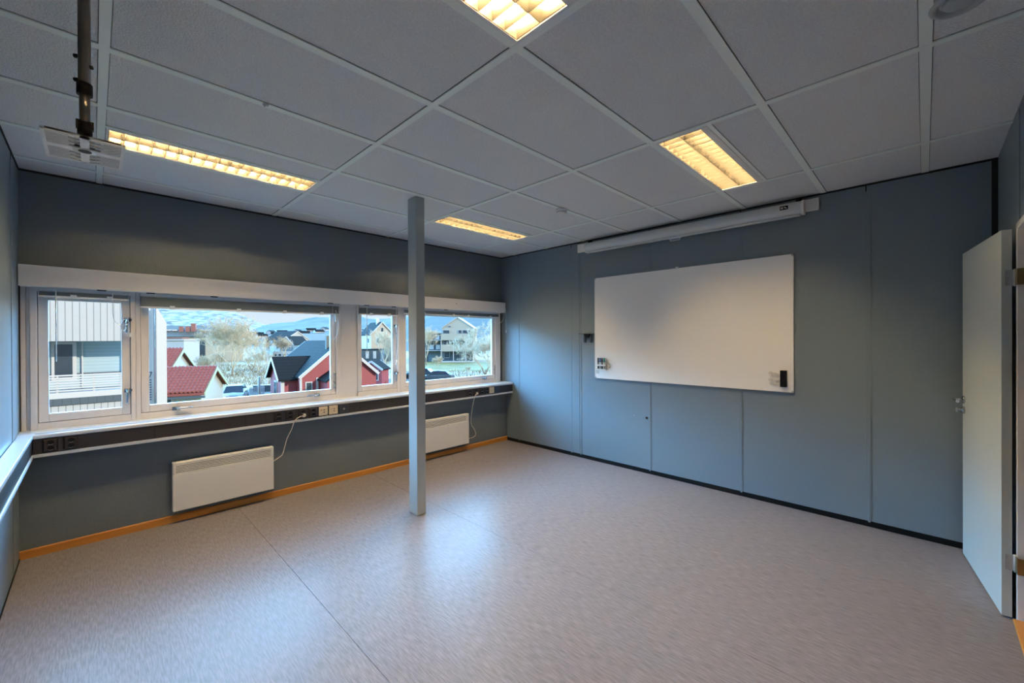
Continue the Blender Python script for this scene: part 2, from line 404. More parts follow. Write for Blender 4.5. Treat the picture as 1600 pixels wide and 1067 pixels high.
cl = MB(); cl.box(0.612, 0.636, 2.365, 2.385, H - 0.010, H - 0.0045); cl.box(0.616, 0.622, 2.368, 2.382, H - 0.018, H - 0.010)
tag(cl.build('ceiling_clip', GREYM), 'tiny metal clip on a ceiling grid bar', 'clip')

# hanging pole with slotted projector plate
PX, PY, PZ = -0.015, 1.865, 2.09
pl = thing('projector_mount', 'aluminium pole hanging from the ceiling with a slotted white plate', 'projector mount', (PX, PY, PZ))
MB().cyl((0, 0, 0.205), (0, 0, H - PZ + 0.003), 0.0148, n=24).build('upper_pole', POLE, pl)
MB().cyl((0, 0, 0.075), (0, 0, 0.205), 0.0126, n=24).build('lower_pole', POLE, pl)
cb = MB(); cb.cyl((0, 0, 0.172), (0, 0, 0.207), 0.0185, n=24); cb.build('collar', BLACK, pl)
kb = MB()
for z in (0.292, 0.218): kb.cyl((0.0, 0.0, z), (-0.021, 0.021, z + 0.004), 0.005, 0.0065, n=12)
for z in (0.262,): kb.cyl((0, 0, z), (0.018, -0.009, z), 0.005, 0.006, n=12)
build_each(kb, 'clamp_screw', BLACK, pl)
cb = MB(); cb.cyl((0, 0, 0.050), (0, 0, 0.085), 0.0175, n=20); cb.cyl((0, 0, 0.032), (0, 0, 0.050), 0.012, 0.0175, n=20); cb.box(-0.020, 0.020, -0.010, 0.010, 0.066, 0.090); cb.cyl((0, 0, 0.002), (0, 0, 0.034), 0.008, n=16)
cb.build('lower_collar', BLACK, pl)
PW, PL_ = 0.088, 0.122    # half sizes of the plate in x and y
pm = MB()
pm.box(-PW, PW, -0.014, 0.014, -0.003, 0.0); pm.box(-PW, PW, -PL_, -PL_ + 0.010, -0.003, 0); pm.box(-PW, PW, PL_ - 0.010, PL_, -0.003, 0)
pm.box(-PW, -PW + 0.008, -PL_, PL_, -0.004, 0.004); pm.box(PW - 0.008, PW, -PL_, PL_, -0.004, 0.004)
pm.box(-0.010, 0.010, -PL_, PL_, -0.003, 0)
for sgx in (-1, 1):
    for sgy in (-1, 1):
        for k in range(9):
            y = sgy * (0.014 + (k + 0.5) * (PL_ - 0.024) / 9)
            xo = 0.010 + 0.012 * ((k * 2) % 3) ; 
            pm.box(min(sgx * xo, sgx * PW), max(sgx * xo, sgx * PW), y - 0.0024, y + 0.0024, -0.003, 0)
pm.lathe([(0.016, -0.004), (0.027, -0.004), (0.027, 0.001)], 24)
pm.build('slotted_plate', WHITE, pl)
B(-PW + 0.009, PW - 0.009, -PL_ + 0.002, PL_ - 0.002, 0.004, 0.006).build('slot_shade_plate', DARK if False else POLE, pl)  # dark sheet added above the plate so its slots look shaded
MB().cyl((0, 0, -0.005), (0, 0, 0.002), 0.015, n=20).build('plate_bolt', BLACK, pl)
MB().lathe([(0.045, H - PZ + 0.003), (0.045, H - PZ - 0.004), (0.022, H - PZ - 0.006)], 24).build('ceiling_flange', BLACK, pl)

# ------------------------------------------------------------------ window band
WY = 4.46                                   # plane of the frame faces
B(XL, -0.277 - 0.055, WY - 0.012, WY + 0.09, 0.86, 1.88)
tr = MB()
tr.box(XL + 0.006, -0.334, WY - 0.002, WY + 0.10, 0.862, 1.90)          # left jamb boards
tr.box(-0.332, -0.314, WY + 0.004, WY + 0.10, 0.862, 1.90)
tr.box(4.224, 4.272, WY + 0.02, WY + 0.10, 0.862, 1.90)
tr.box(1.872, 2.056, WY - 0.004, WY + 0.10, 0.862, 1.90)                 # wide post between windows
struct(tr.build('trim_1', FRAME, bevel=0.002, seg=1))
struct(B(4.272, XR, WY + 0.03, WY + 0.12, 0.86, 1.9).build('trim_2', DARK))
struct(B(XL, XL + 0.0055, WY - 0.001, WY + 0.1, 0.86, 1.9).build('trim_3', DARK))

def window(n, x0, x1, right_gap=False, cl=0.0, cr=0.0):
    """fixed casing from x0-cl to x1+cr with an opening sash x0..x1"""
    z0, z1, zs = 0.862, 1.90, 0.912
    c = MB()
    if cl: c.box(x0 - cl, x0 - 0.003, WY - 0.018, WY + 0.09, z0, z1)
    if cr: c.box(x1 + 0.003, x1 + cr, WY - 0.018, WY + 0.09, z0, z1)
    c.box(x0 - cl, x1 + cr, WY - 0.010, WY + 0.09, z0, zs - 0.003)
    c.box(x0 - cl, x1 + cr, WY - 0.010, WY + 0.09, 1.845, z1)
    o = struct(c.build('window_%d' % n, FRAME, bevel=0.003, seg=2))
    B(x0 - 0.004, x1 + 0.004, WY + 0.035, WY + 0.05, zs - 0.004, 1.846).build('rebate', DARK, o) if False else None
    g = MB()                                 # dark rubber seal seen in the joints
    for a0, a1, b0, b1 in ((x0 - 0.004, x0, zs - 0.004, 1.845), (x1, x1 + 0.004, zs - 0.004, 1.845), (x0, x1, zs - 0.004, zs)):
        g.box(a0, a1, WY + 0.010, WY + 0.034, b0, b1)
    g.build('seal', DARK, o)
    s = MB(); fw_ = 0.050
    s.box(x0, x0 + fw_, WY, WY + 0.034, zs, 1.843); s.box(x1 - fw_, x1, WY, WY + 0.034, zs, 1.843)
    s.box(x0 + fw_, x1 - fw_, WY, WY + 0.034, zs, zs + 0.058); s.box(x0 + fw_, x1 - fw_, WY, WY + 0.034, 1.785, 1.843)
    sash = s.build('sash', FRAME, o, bevel=0.003, seg=2)
    B(x0 + fw_ - 0.004, x1 - fw_ + 0.004, WY + 0.006, WY + 0.012, zs + 0.054, 1.789).build('pane', GLASS, sash)
    return o, sash
w1, s1 = window(1, -0.277, 0.204, cl=0.037, cr=0.0315)
w2, s2 = window(2, 0.268, 1.817, cl=0.0315, cr=0.055)
w3, s3 = window(3, 2.060, 2.538, cl=0.004, cr=0.040)
w4, s4 = window(4, 2.620, 4.132, cl=0.040, cr=0.091)
def vhandle(x, z, p):   # espagnolette handle hanging down on a stile
    h = MB(); h.box(x - 0.022, x + 0.026, WY - 0.012, WY, z - 0.014, z + 0.014); h.cyl((x + 0.012, WY - 0.012, z), (x + 0.012, WY - 0.03, z), 0.011, n=12)
    h.cyl((x - 0.016, WY - 0.018, z + 0.004), (x + 0.024, WY - 0.018, z + 0.004), 0.006, n=8)
    h.tube([(x, WY - 0.026, z), (x - 0.004, WY - 0.034, z - 0.03), (x - 0.006, WY - 0.030, z - 0.105)], lambda t: 0.010 - 0.003 * t, 10, 4)
    h.build('handle', CHROME, p)
def hhandle(x, z, dx, p):
    h = MB(); h.box(x - 0.026, x + 0.026, WY - 0.012, WY, z - 0.016, z + 0.012); h.cyl((x, WY - 0.012, z), (x, WY - 0.032, z), 0.012, n=12)
    h.tube([(x, WY - 0.030, z), (x + 0.4 * dx, WY - 0.038, z + 0.002), (x + dx, WY - 0.034, z - 0.002)], lambda t: 0.010 - 0.003 * t, 10, 4)
    h.build('handle', CHROME, p)
def hinge(x, z0, z1, p):
    h = MB(); h.box(x - 0.008, x + 0.006, WY - 0.010, WY, z0, z1); h.cyl((x - 0.012, WY - 0.012, z1 - 0.02), (x - 0.012, WY - 0.012, z1 + 0.012), 0.009, n=10); h.cyl((x - 0.012, WY - 0.012, z0 - 0.01), (x - 0.012, WY - 0.012, z0 + 0.03), 0.009, n=10); h.cyl((x - 0.024, WY - 0.01, z0 + 0.06), (x - 0.010, WY - 0.01, z0 + 0.06), 0.008, n=8)
    h.build('hinge', STEEL, p)
vhandle(0.190, 1.655, s1); vhandle(0.190, 1.100, s1)
hhandle(0.486, 0.922, 0.105, s2); hhandle(1.622, 0.922, -0.105, s2); hinge(1.818, 0.985, 1.135, s2)
vhandle(2.526, 1.655, s3); vhandle(2.526, 1.095, s3)
hhandle(3.935, 0.930, -0.08, s4); hhandle(2.85, 0.930, 0.08, s4); hinge(4.134, 0.985, 1.10, s4)

# sill and pelmet
sl = MB(); sl.prism([(4.470, 0.845), (4.255, 0.828), (4.248, 0.832), (4.246, 0.850), (4.251, 0.857), (4.300, 0.861), (4.470, 0.864)], 'x', XL, XR - 0.004)
so = struct(sl.build('window_sill', SILLM, bevel=0.002))
gv = MB()
for y in (4.275, 4.290, 4.305): gv.box(XL + 0.08, XR - 0.02, y, y + 0.004, 0.860, 0.8625)
build_each(gv, 'sill_groove', SILLM, so)
pv = thing('pelmet', 'long white pelmet box over the row of windows', 'pelmet', (0, 0, 0))
pb = MB(); pb.box(XL + 0.005, 4.262, 4.360, 4.378, 1.872, 2.018); pb.box(XL + 0.005, 4.262, 4.378, YU, 2.000, 2.018); pb.box(4.244, 4.262, 4.378, YU, 1.872, 2.0)
pb.build('board', WHITE, pv, bevel=0.003)
nb = MB()
for x in (0.02, 0.30, 0.72, 1.72, 2.12, 2.45, 3.2): nb.box(x, x + 0.05, 4.395, 4.41, 1.866, 1.876)
B(XL + 0.006, 4.24, 4.40, YU - 0.002, 1.874, 1.882).build('underside_rail', WHITE, pv)
build_each(nb, 'blind_bracket', BLACK, pv)
MB().cyl((3.36, 4.358, 1.955), (3.36, 4.361, 1.955), 0.006, n=10).build('screw_hole', BLACK, pv)

# venetian blinds, drawn right up
SLAT = mat('grey blind slats', (0.15, 0.19, 0.225), 0.45, 0.05, 30)
def blind(x0, x1, z1, zb, label, clips, drop=0.0):
    t = thing('venetian_blind', label, 'blind', (0, 0, 0), 0, 'raised venetian blinds under the pelmet')
    B(x0, x1, 4.402, 4.432, z1 - 0.022, z1).build('head_rail', SILLM, t, bevel=0.002)
    s = MB(); n = max(3, int((z1 - 0.022 - zb - 0.014) / 0.0045)); z = zb + 0.014
    for k in range(n):
        zz = z + k * 0.0045; s.box(x0 + 0.004, x1 - 0.004, 4.404 + 0.002 * (k % 2), 4.430, zz, zz + 0.003)
    s.build('slat_stack', SLAT, t)
    B(x0 + 0.002, x1 - 0.002, 4.402, 4.432, zb, zb + 0.012).build('bottom_rail', WHITE, t, bevel=0.002)
    c = MB()
    for x in clips: c.box(x - 0.016, x + 0.016, 4.398, 4.434, zb - 0.004, zb + 0.024)
    build_each(c, 'clip', CLEAR, t)
    return t
b1 = blind(-0.272, 0.198, 1.868, 1.803, 'raised venetian blind over the leftmost window', (-0.10, 0.09))
b2 = blind(0.262, 1.84, 1.868, 1.752, 'raised venetian blind over the wide window showing the red house', (0.46, 0.93, 1.31, 1.66))
b3 = blind(2.060, 2.535, 1.868, 1.765, 'raised venetian blind over the narrow window left of the column', (2.2, 2.42))
b4 = blind(2.620, 4.168, 1.868, 1.795, 'raised venetian blind over the window nearest the whiteboard wall', (2.9, 3.35, 3.6, 4.0))
def rod(p, x, z0, z1): MB().cyl((x, 4.394, z0), (x, 4.394, z1), 0.0035, n=8).build('wand', CLEAR, p)
rod(b1, -0.187, 1.345, 1.86); rod(b3, 2.140, 1.33, 1.86)
def cordp(p, pts, r=0.0018, name='pull_cord'): MB().tube(pts, r, 6, 6).build(name, CLEAR, p)
Y0 = 4.394
cordp(b1, [(0.105, Y0, 1.85), (0.105, Y0, 1.70), (0.118, Y0, 1.64), (0.150, Y0, 1.612), (0.19, Y0 + 0.02, 1.62)])
cordp(b1, [(0.196, Y0 + 0.03, 1.665), (0.168, Y0 + 0.028, 1.655), (0.150, Y0 + 0.028, 1.60), (0.165, Y0 + 0.028, 1.565), (0.186, Y0 + 0.028, 1.60), (0.190, Y0 + 0.028, 1.665)], 0.003)
B(0.196, 0.210, Y0 + 0.02, Y0 + 0.032, 1.52, 1.552).build('tassel', CLEAR, b1)
cordp(b2, [(1.765, Y0, 1.85), (1.765, Y0, 1.49)], 0.0016)
cordp(b2, [(1.795, Y0, 1.80), (1.820, Y0, 1.70), (1.822, Y0, 1.60), (1.80, Y0, 1.52), (1.765, Y0, 1.49)], 0.0035)
B(1.792, 1.812, Y0 - 0.008, Y0 + 0.006, 1.68, 1.76).build('tassel', CLEAR, b2)
cordp(b3, [(2.505, Y0, 1.85), (2.500, Y0, 1.66), (2.52, Y0, 1.45), (2.500, Y0, 1.24), (2.522, Y0, 1.12), (2.530, Y0, 1.40), (2.53, Y0, 1.66)], 0.003)
MB().cyl((2.502, Y0, 1.19), (2.508, Y0, 1.25), 0.010, 0.005, n=10).build('tassel', CLEAR, b3)
cordp(b4, [(4.02, 4.395, 1.80), (4.04, 4.38, 1.745), (4.10, 4.36, 1.715), (4.17, 4.35, 1.735), (4.215, 4.35, 1.80), (4.228, 4.352, 1.90), (4.240, 4.356, 2.015)], 0.003)
cordp(b4, [(4.240, 4.356, 2.015), (4.252, 4.346, 1.90), (4.256, 4.346, 1.75), (4.262, 4.35, 1.60)], 0.002)
MB().cyl((4.262, 4.35, 1.58), (4.262, 4.35, 1.62), 0.007, 0.004, n=10).build('tassel', CLEAR, b4)

# ------------------------------------------------------------------ trunking and sockets
TF = 4.252
tk = thing('cable_trunking', 'dark brown cable trunking with pale edge running under the windows', 'cable trunking', (0, 0, 0))
B(-0.290, XR - 0.006, TF + 0.004, YL - 0.002, 0.728, 0.828).build('cover', BROWN, tk)
B(-0.290, XR - 0.005, TF - 0.002, YL - 0.002, 0.704, 0.727).build('lower_edge', SILLM, tk, bevel=0.002)
js = MB()
for x in (0.33, 0.94, 1.1, 1.99, 3.42, 4.035): js.box(x, x + 0.003, TF + 0.0035, TF + 0.005, 0.73, 0.827)
build_each(js, 'cover_joint', DARK, tk)
tk2 = thing('cable_trunking', 'blue grey topped cable trunking along the left wall', 'cable trunking', (0, 0, 0))
LX = -0.289
B(XL + 0.004, LX - 0.006, YD + 0.02, TF - 0.004, 0.728, 0.834).build('cover', BROWN, tk2)
B(XL + 0.004, LX, YD + 0.02, TF - 0.006, 0.704, 0.727).build('lower_edge', SILLM, tk2, bevel=0.002)
B(XL + 0.004, LX, YD + 0.02, TF - 0.008, 0.836, 0.860).build('top_ledge', SILLM, tk2, bevel=0.003)

def socket_proto(wd, label, group):
    t = thing('double_socket', label, 'socket', (0, TF + 0.004, 0.779), 0, group)
    h = 0.044
    f = MB(); x = wd / 2
    n = len(f.v); f.v += [(-x, 0, -h), (x, 0, -h), (x, 0, h), (-x, 0, h), (-x + 0.010, -0.014, -h + 0.008), (x - 0.010, -0.014, -h + 0.008), (x - 0.010, -0.014, h - 0.008), (-x + 0.010, -0.014, h - 0.008)]
    for q in ((0, 1, 5, 4), (1, 2, 6, 5), (2, 3, 7, 6), (3, 0, 4, 7), (4, 5, 6, 7), (3, 2, 1, 0)): f.face([n + k for k in q])
    f.build('faceplate', SOCK, t)
    for dz in (0.0185, -0.0185):
        r = MB(); r.cyl((0.002, -0.0135, dz), (0.002, -0.0152, dz), 0.0165, n=20)
        o = r.build('outlet', BLACK, t)
        k = MB(); k.tube([(-0.011 + 0.002, -0.0156, dz - 0.0105), (0.002, -0.0156, dz - 0.0150), (0.013, -0.0156, dz - 0.0105)], 0.0012, 6, 4)
        k.build('earth_clip', STEEL, o)
    return t
proto = socket_proto(0.075, 'leftmost brown double socket, in the corner under the leftmost window', 'brown double sockets in the trunking')
proto.location.x = -0.2125
SOCKS = [(-0.116, 'brown double socket second from the left corner of the trunking', 1.0),
         (1.203, 'brown double socket on the far left of the six by the left cord', 1.0),
         (1.302, 'brown double socket just left of the one the left cord is plugged into', 1.0),
         (1.414, 'brown double socket with the left radiator cord plugged into it', 1.05),
         (1.511, 'brown double socket touching the cream data outlets', 1.0),
         (3.485, 'leftmost dark socket in the group right of the column', 1.1),
         (3.590, 'dark socket with the right radiator cord plugged into it', 1.1),
         (3.697, 'dark socket just right of the plugged right radiator cord', 1.1),
         (3.787, 'dark socket next to the single cream outlet near the corner', 0.95)]
for x, lab, s in SOCKS:
    c = copy_tree(proto); c.location.x = x; c['label'] = lab; c.scale.x = s
def plate(name, x0, x1, z0, z1, m_, label, cat, dots=None, dm=BLACK, grp=None):
    t = thing(name, label, cat, ((x0 + x1) / 2, TF + 0.004, (z0 + z1) / 2), 0, grp)
    w_, h_ = (x1 - x0) / 2, (z1 - z0) / 2
    B(-w_, w_, -0.010, 0, -h_, h_).build('faceplate', m_, t, bevel=0.003)
    for (nm, a0, a1, b0, b1, mm) in dots or ():
        B(a0, a1, -0.0112, -0.009, b0, b1).build(nm, mm, t)
    return t
ORANGE = mat('orange label', (0.55, 0.22, 0.04), 0.5, 0.05, 20)
PALE = mat('pale label', (0.55, 0.48, 0.36), 0.5, 0.05, 20)
GL = mat('logo grey', (0.35, 0.34, 0.33), 0.5, 0.05, 20)
pt = lambda: [('port', 0.002, 0.011, 0.006, 0.016, BLACK), ('port', 0.002, 0.011, -0.016, -0.006, BLACK)]
plate('data_outlet', 1.566, 1.652, 0.737, 0.824, CREAM, 'cream data outlet with an orange tab', 'data outlet', pt() + [('tab', -0.026, -0.012, 0.006, 0.018, ORANGE), ('tab', -0.024, -0.008, -0.026, -0.022, PALE)], grp='cream data outlets')
plate('data_outlet', 1.665, 1.753, 0.737, 0.824, CREAM, 'cream data outlet beside the dark plate with a small symbol', 'data outlet', pt() + [('tab', -0.026, -0.010, 0.006, 0.018, PALE), ('tab', -0.026, -0.010, -0.018, -0.008, PALE)], grp='cream data outlets')
plate('data_outlet', 3.836, 3.924, 0.739, 0.822, CREAM, 'single cream outlet right of the column near the corner', 'data outlet', [('port', -0.004, 0.004, -0.02, 0.02, PALE), ('tab', -0.022, -0.012, -0.02, 0.02, PALE), ('tab', 0.012, 0.022, -0.022, -0.01, PALE)], grp='cream data outlets')
BLUEP = mat('dark blue grey plate', (0.030, 0.036, 0.048), 0.4, 0.08, 20)
dp = plate('cover_plate', 1.765, 1.866, 0.731, 0.826, BLUEP, 'dark blank plate with a small pale symbol in the trunking', 'cover plate')
lg = MB(); lg.obox((0, -0.0112, 0), (0.014, 0, 0), (0, 0.0006, 0), (0, 0, 0.0022)); lg.obox((0, -0.0112, 0), (0.0022, 0, 0), (0, 0.0006, 0), (0, 0, 0.013)); lg.obox((0, -0.0112, 0), (0.006, 0, 0.006), (0, 0.0006, 0), (-0.0015, 0, 0.0015)); lg.obox((0, -0.0112, 0), (0.006, 0, -0.006), (0, 0.0006, 0), (0.0015, 0, 0.0015))
lg.build('symbol', GL, dp)
plate('cover_plate', 3.938, 4.022, 0.739, 0.822, BLUEP, 'dark blank plate right of the single cream outlet', 'cover plate')

# radiators and their cords
def radiator(x0, x1, label):
    t = thing('panel_radiator', label, 'radiator', ((x0 + x1) / 2, 4.289, 0.107), 0, 'white panel radiators under the windows')
    w_ = (x1 - x0) / 2; h = 0.396
    bd = MB(); bd.box(-w_, w_, 0.0, 0.060, 0, 0.300); bd.box(-w_, -w_ + 0.022, 0, 0.060, 0.300, h); bd.box(w_ - 0.022, w_, 0, 0.060, 0.300, h)
    bd.box(-w_ + 0.022, w_ - 0.022, 0, 0.060, h - 0.022, h); bd.box(-w_ + 0.022, w_ - 0.022, 0.045, 0.060, 0.300, h - 0.022)
    bd.build('body', RAD, t, bevel=0.006, seg=3)
    for k in range(6):
        z = 0.304 + k * 0.0125
        B(-w_ + 0.020, w_ - 0.020, 0.0015, 0.010, z, z + 0.0075).build('grille_slat', RAD, t, bevel=0.001, seg=1)
    B(-w_ + 0.021, w_ - 0.021, 0.036, 0.044, 0.300, h - 0.022).build('grille_back', DARK, t)
    br = MB(); br.box(-w_ + 0.10, -w_ + 0.13, 0.060, 0.0895, 0.05, 0.34); br.box(w_ - 0.13, w_ - 0.10, 0.060, 0.0895, 0.05, 0.34); build_each(br, 'wall_bracket', GREYM, t)
    return t
r1 = radiator(0.442, 1.174, 'white panel radiator under the wide window, nearest the left corner')
r2 = copy_tree(r1); r2.location.x = (2.774 + 3.506) / 2; r2['label'] = 'white panel radiator right of the column, partly hidden by it'
def cord(pts, plug, label):
    t = thing('power_cord', label, 'power cord', plug, 0, 'radiator power cords')
    P = [(p[0] - plug[0], p[1] - plug[1], p[2] - plug[2]) for p in pts]
    MB().tube(P, 0.0042, 8, 8).build('cable', CORD, t)
    MB().cyl((0.016, 0.006, 0.002), (0.0, -0.018, 0), 0.0155, 0.014, n=16).build('plug', CORD, t)
cord([(1.405, 4.228, 0.760), (1.375, 4.215, 0.758), (1.335, 4.22, 0.727), (1.318, 4.26, 0.640), (1.292, 4.300, 0.555), (1.274, 4.320, 0.461), (1.257, 4.325, 0.403), (1.224, 4.325, 0.379), (1.176, 4.318, 0.358)],
     (1.416, 4.236, 0.762), 'cream cord looping from the trunking down to the left radiator')
cord([(3.580, 4.228, 0.760), (3.555, 4.21, 0.748), (3.525, 4.21, 0.69), (3.548, 4.28, 0.54), (3.562, 4.318, 0.365), (3.628, 4.325, 0.261), (3.650, 4.325, 0.197), (3.610, 4.325, 0.166), (3.508, 4.318, 0.160)],
     (3.592, 4.236, 0.762), 'cream cord hanging from the trunking to the right radiator')

# ------------------------------------------------------------------ whiteboard wall
wbx = XR - 0.020
wbd = thing('whiteboard', 'large blank whiteboard on the blue grey wall', 'whiteboard', (wbx, 1.818, 1.012))
bw, bh = 1.014, 1.205
B(0, 0.018, -bw + 0.004, bw - 0.004, 0.004, bh - 0.004).build('surface', BOARD, wbd)
fm = MB(); fm.box(-0.003, 0.0195, -bw, bw, 0, 0.006); fm.box(-0.003, 0.0195, -bw, bw, bh - 0.006, bh); fm.box(-0.003, 0.0195, -bw, -bw + 0.006, 0, bh); fm.box(-0.003, 0.0195, bw - 0.006, bw, 0, bh)
fm.build('frame', WHITE, wbd)
cn = MB()
for y in (-bw, bw - 0.016):
    for z in (0, bh - 0.016): cn.box(-0.005, 0.0195, y, y + 0.016, z, z + 0.016)
build_each(cn, 'corner_cap', GREYM, wbd, bevel=0.002)
B(-0.0006, 0.0002, bw - 0.062, bw - 0.014, 0.055, 0.100).build('sticker', mat('sticker grey', (0.60, 0.60, 0.58), 0.4, 0.05, 40), wbd)
cp = thing('board_clip', 'small clear clip on top edge of the whiteboard', 'clip', (XR - 0.022, 1.824, 2.219))
MB().box(-0.006, 0.018, -0.016, 0.016, 0, 0.012).build('clip_body', CLEAR, cp, bevel=0.003)

# pen holder, pens, magnets, eraser
XB = wbx - 0.0005
ph = thing('pen_holder', 'white magnetic pen holder at the lower left of the whiteboard', 'pen holder', (XB, 2.725, 1.118))
hb = MB(); hb.box(-0.034, 0, -0.060, 0.062, 0.0, 0.008); hb.box(-0.034, 0, -0.060, 0.062, 0.044, 0.062); hb.box(-0.006, 0, -0.060, 0.062, 0.008, 0.044)
hb.build('rack', WHITE, ph, bevel=0.002)
MB().cyl((-0.004, -0.086, 0.048), (-0.016, -0.086, 0.048), 0.022, n=20).build('knob', PALE, ph)
PENS = [(0.048, (0.02, 0.02, 0.03), 'black'), (0.022, (0.02, 0.10, 0.36), 'blue'), (-0.006, (0.03, 0.035, 0.05), 'dark grey'), (-0.034, (0.02, 0.30, 0.25), 'green'), (-0.056, (0.50, 0.46, 0.40), 'beige')]
for dy, c, nm in PENS:
    p = thing('marker_pen', nm + ' capped marker pen standing in the whiteboard pen holder', 'pen', (XB - 0.019, 2.725 + dy, 1.127), 0, 'marker pens in the holder')
    MB().cyl((0, 0, 0), (0, 0, 0.082), 0.0088, n=12).build('barrel', mat('pen barrel ' + nm, (0.55, 0.56, 0.56) if nm in ('green', 'blue') else c, 0.4, 0.05, 20), p)
    MB().cyl((0, 0, 0.082), (0, 0, 0.130), 0.0095, 0.0085, n=12).build('cap', mat('pen cap ' + nm, c, 0.4, 0.05, 20), p)
MAG = mat('white magnet', (0.72, 0.70, 0.66), 0.4, 0.03, 20)
mags = [(0.980, 1.173, 'topmost left magnet, a little apart from the cluster'), (0.948, 1.164, 'magnet in the top row of the cluster, left of the eraser top'), (0.921, 1.160, 'top row magnet nearest the eraser'),
        (0.966, 1.141, 'magnet just below the topmost left one'), (0.926, 1.120, 'magnet beside the middle of the eraser'), (0.980, 1.116, 'leftmost magnet of the middle of the cluster'), (0.948, 1.106, 'magnet in the centre of the cluster'),
        (0.972, 1.084, 'magnet at the lower left corner of the cluster'), (0.941, 1.077, 'bottom row magnet in the middle of the cluster'), (0.914, 1.082, 'bottom row magnet nearest the eraser')]
for k, (y, z, lab) in enumerate(mags):
    t = thing('magnet', 'small round white ' + lab, 'magnet', (XB, y, z), 0, 'white magnets on the whiteboard')
    MB().cyl((0, 0, 0), (-0.008, 0, 0), 0.0165, 0.015, n=18).build('disc', MAG, t)
    MB().cyl((-0.008, 0, 0), (-0.0105, 0, 0), 0.008, 0.006, n=14).build('dimple', MAG, t)
er = thing('board_eraser', 'black upright board eraser at the lower right of the whiteboard', 'eraser', (XB, 0.876, 1.058))
B(-0.030, -0.008, -0.024, 0.025, 0, 0.145).build('grip', BLACK, er, bevel=0.004)
B(-0.008, 0, -0.023, 0.024, 0.002, 0.143).build('felt', DARK, er)

# black bracket, knob, nail
bk = thing('wall_bracket', 'small dark angled bracket on the wall left of the whiteboard', 'bracket', (XR, 2.94, 1.545))
q = MB(); q.box(-0.002, 0, -0.055, 0.055, -0.045, 0.0); q.build('base_plate', GREYM, bk)
q = MB(); q.box(-0.075, 0, -0.09, 0.10, 0.0, 0.004); q.prism([(-0.045, 0.0), (0.045, 0.0), (0.012, -0.045), (-0.012, -0.045)], 'x', -0.035, -0.004); q.build('shelf', BLACK, bk)
q = MB(); q.box(-0.014, -0.002, -0.058, -0.030, -0.105, -0.008); q.box(-0.014, -0.002, 0.030, 0.058, -0.105, -0.008); build_each(q, 'arm', BLUEP, bk, bevel=0.002)
kn = MB(); kn.lathe([(0.0, -0.016), (0.010, -0.015), (0.013, -0.010), (0.010, 0.0)], 16)
ko = kn.build('wall_fixing', BLACK); ko.rotation_euler = (0, PI / 2, 0); ko.location = (XR, 2.172, 0.612); tag(ko, 'small black round fixing low on the wall under the whiteboard', 'fixing')
nl = MB().cyl((0, 0, 0), (-0.010, 0, 0), 0.006, n=10).build('wall_nail', STEEL); nl.location = (XR, 2.326, 0.620); tag(nl, 'tiny nail head in the wall left of the black round fixing', 'nail')

# projector screen on its board
rb = B(XR - 0.026, XR - 0.006, 0.623, 3.078, 2.560, 2.662).build('mounting_board', WHITE, bevel=0.002)
tag(rb, 'white board on the wall carrying the projector screen', 'board')
scn = thing('projector_screen', 'rolled up projector screen in a white tube case under the ceiling', 'projector screen', (4.222, 1.818, 2.590))
SCR = mat('screen case enamel', (0.66, 0.68, 0.69), 0.3, 0.02, 5)
cs = MB(); pr = []
for k in range(17):
    t = PI * (0.5 + k / 16.0); pr.append((0.046 * math.cos(t) + 0.000, 0.055 * math.sin(t)))
pr = [(0.040, 0.055)] + pr + [(0.040, -0.055)]
k0 = len(cs.v)
cs.prism(pr, 'y', -1.085, 1.085)
cs.build('case', SCR, scn)
for s_ in (-1, 1):
    e_ = MB(); pp = [(a_ * 1.06, b_ * 1.08) for a_, b_ in pr]; y0_, y1_ = sorted((s_ * 1.085, s_ * 1.105)); e_.prism(pp, 'y', y0_, y1_); e_.build('end_cap', WHITE, scn, bevel=0.002)
B(-0.024, 0.010, -1.075, 1.075, -0.072, -0.056).build('bottom_bar', SCR, scn, bevel=0.003)
pb_ = MB(); pb_.box(-0.012, 0.002, -0.06, 0.06, -0.078, -0.073); pb_.tube([(-0.005, -0.05, -0.078), (-0.005, -0.045, -0.094), (-0.005, 0.045, -0.094), (-0.005, 0.05, -0.078)], 0.004, 8, 3); pb_.build('pull_handle', CLEAR, scn)
lb = MB(); lb.obox((-0.0475, -0.965, 0.012), (0.001, 0, 0), (0, 0.030, 0), (0, 0, 0.016)); lo = lb.build('label', BLACK, scn)
lt = MB(); lt.obox((-0.049, -0.950, 0.012), (0.0004, 0, 0), (0, 0.009, 0), (0, 0, 0.0022)); lt.obox((-0.049, -0.950, 0.018), (0.0004, 0, 0), (0, 0.009, 0), (0, 0, 0.0016)); lt.obox((-0.049, -0.950, 0.006), (0.0004, 0, 0), (0, 0.009, 0), (0, 0, 0.0016)); lt.obox((-0.049, -0.976, 0.012), (0.0004, 0, 0), (0, 0.010, 0.006), (0, -0.0012, 0.002)); lt.obox((-0.049, -0.978, 0.008), (0.0004, 0, 0), (0, 0.010, 0), (0, 0, 0.0016))
lt.build('label_mark', WHITE, lo)
hk = MB()
for y in (-1.06, 1.06): hk.box(0.018, 0.048, y - 0.02, y + 0.02, 0.052, 0.085); hk.tube([(0.0, y, 0.055), (0.0, y, 0.075), (0.02, y, 0.08)], 0.004, 8, 3)
build_each(hk, 'hanger', BLACK, scn)
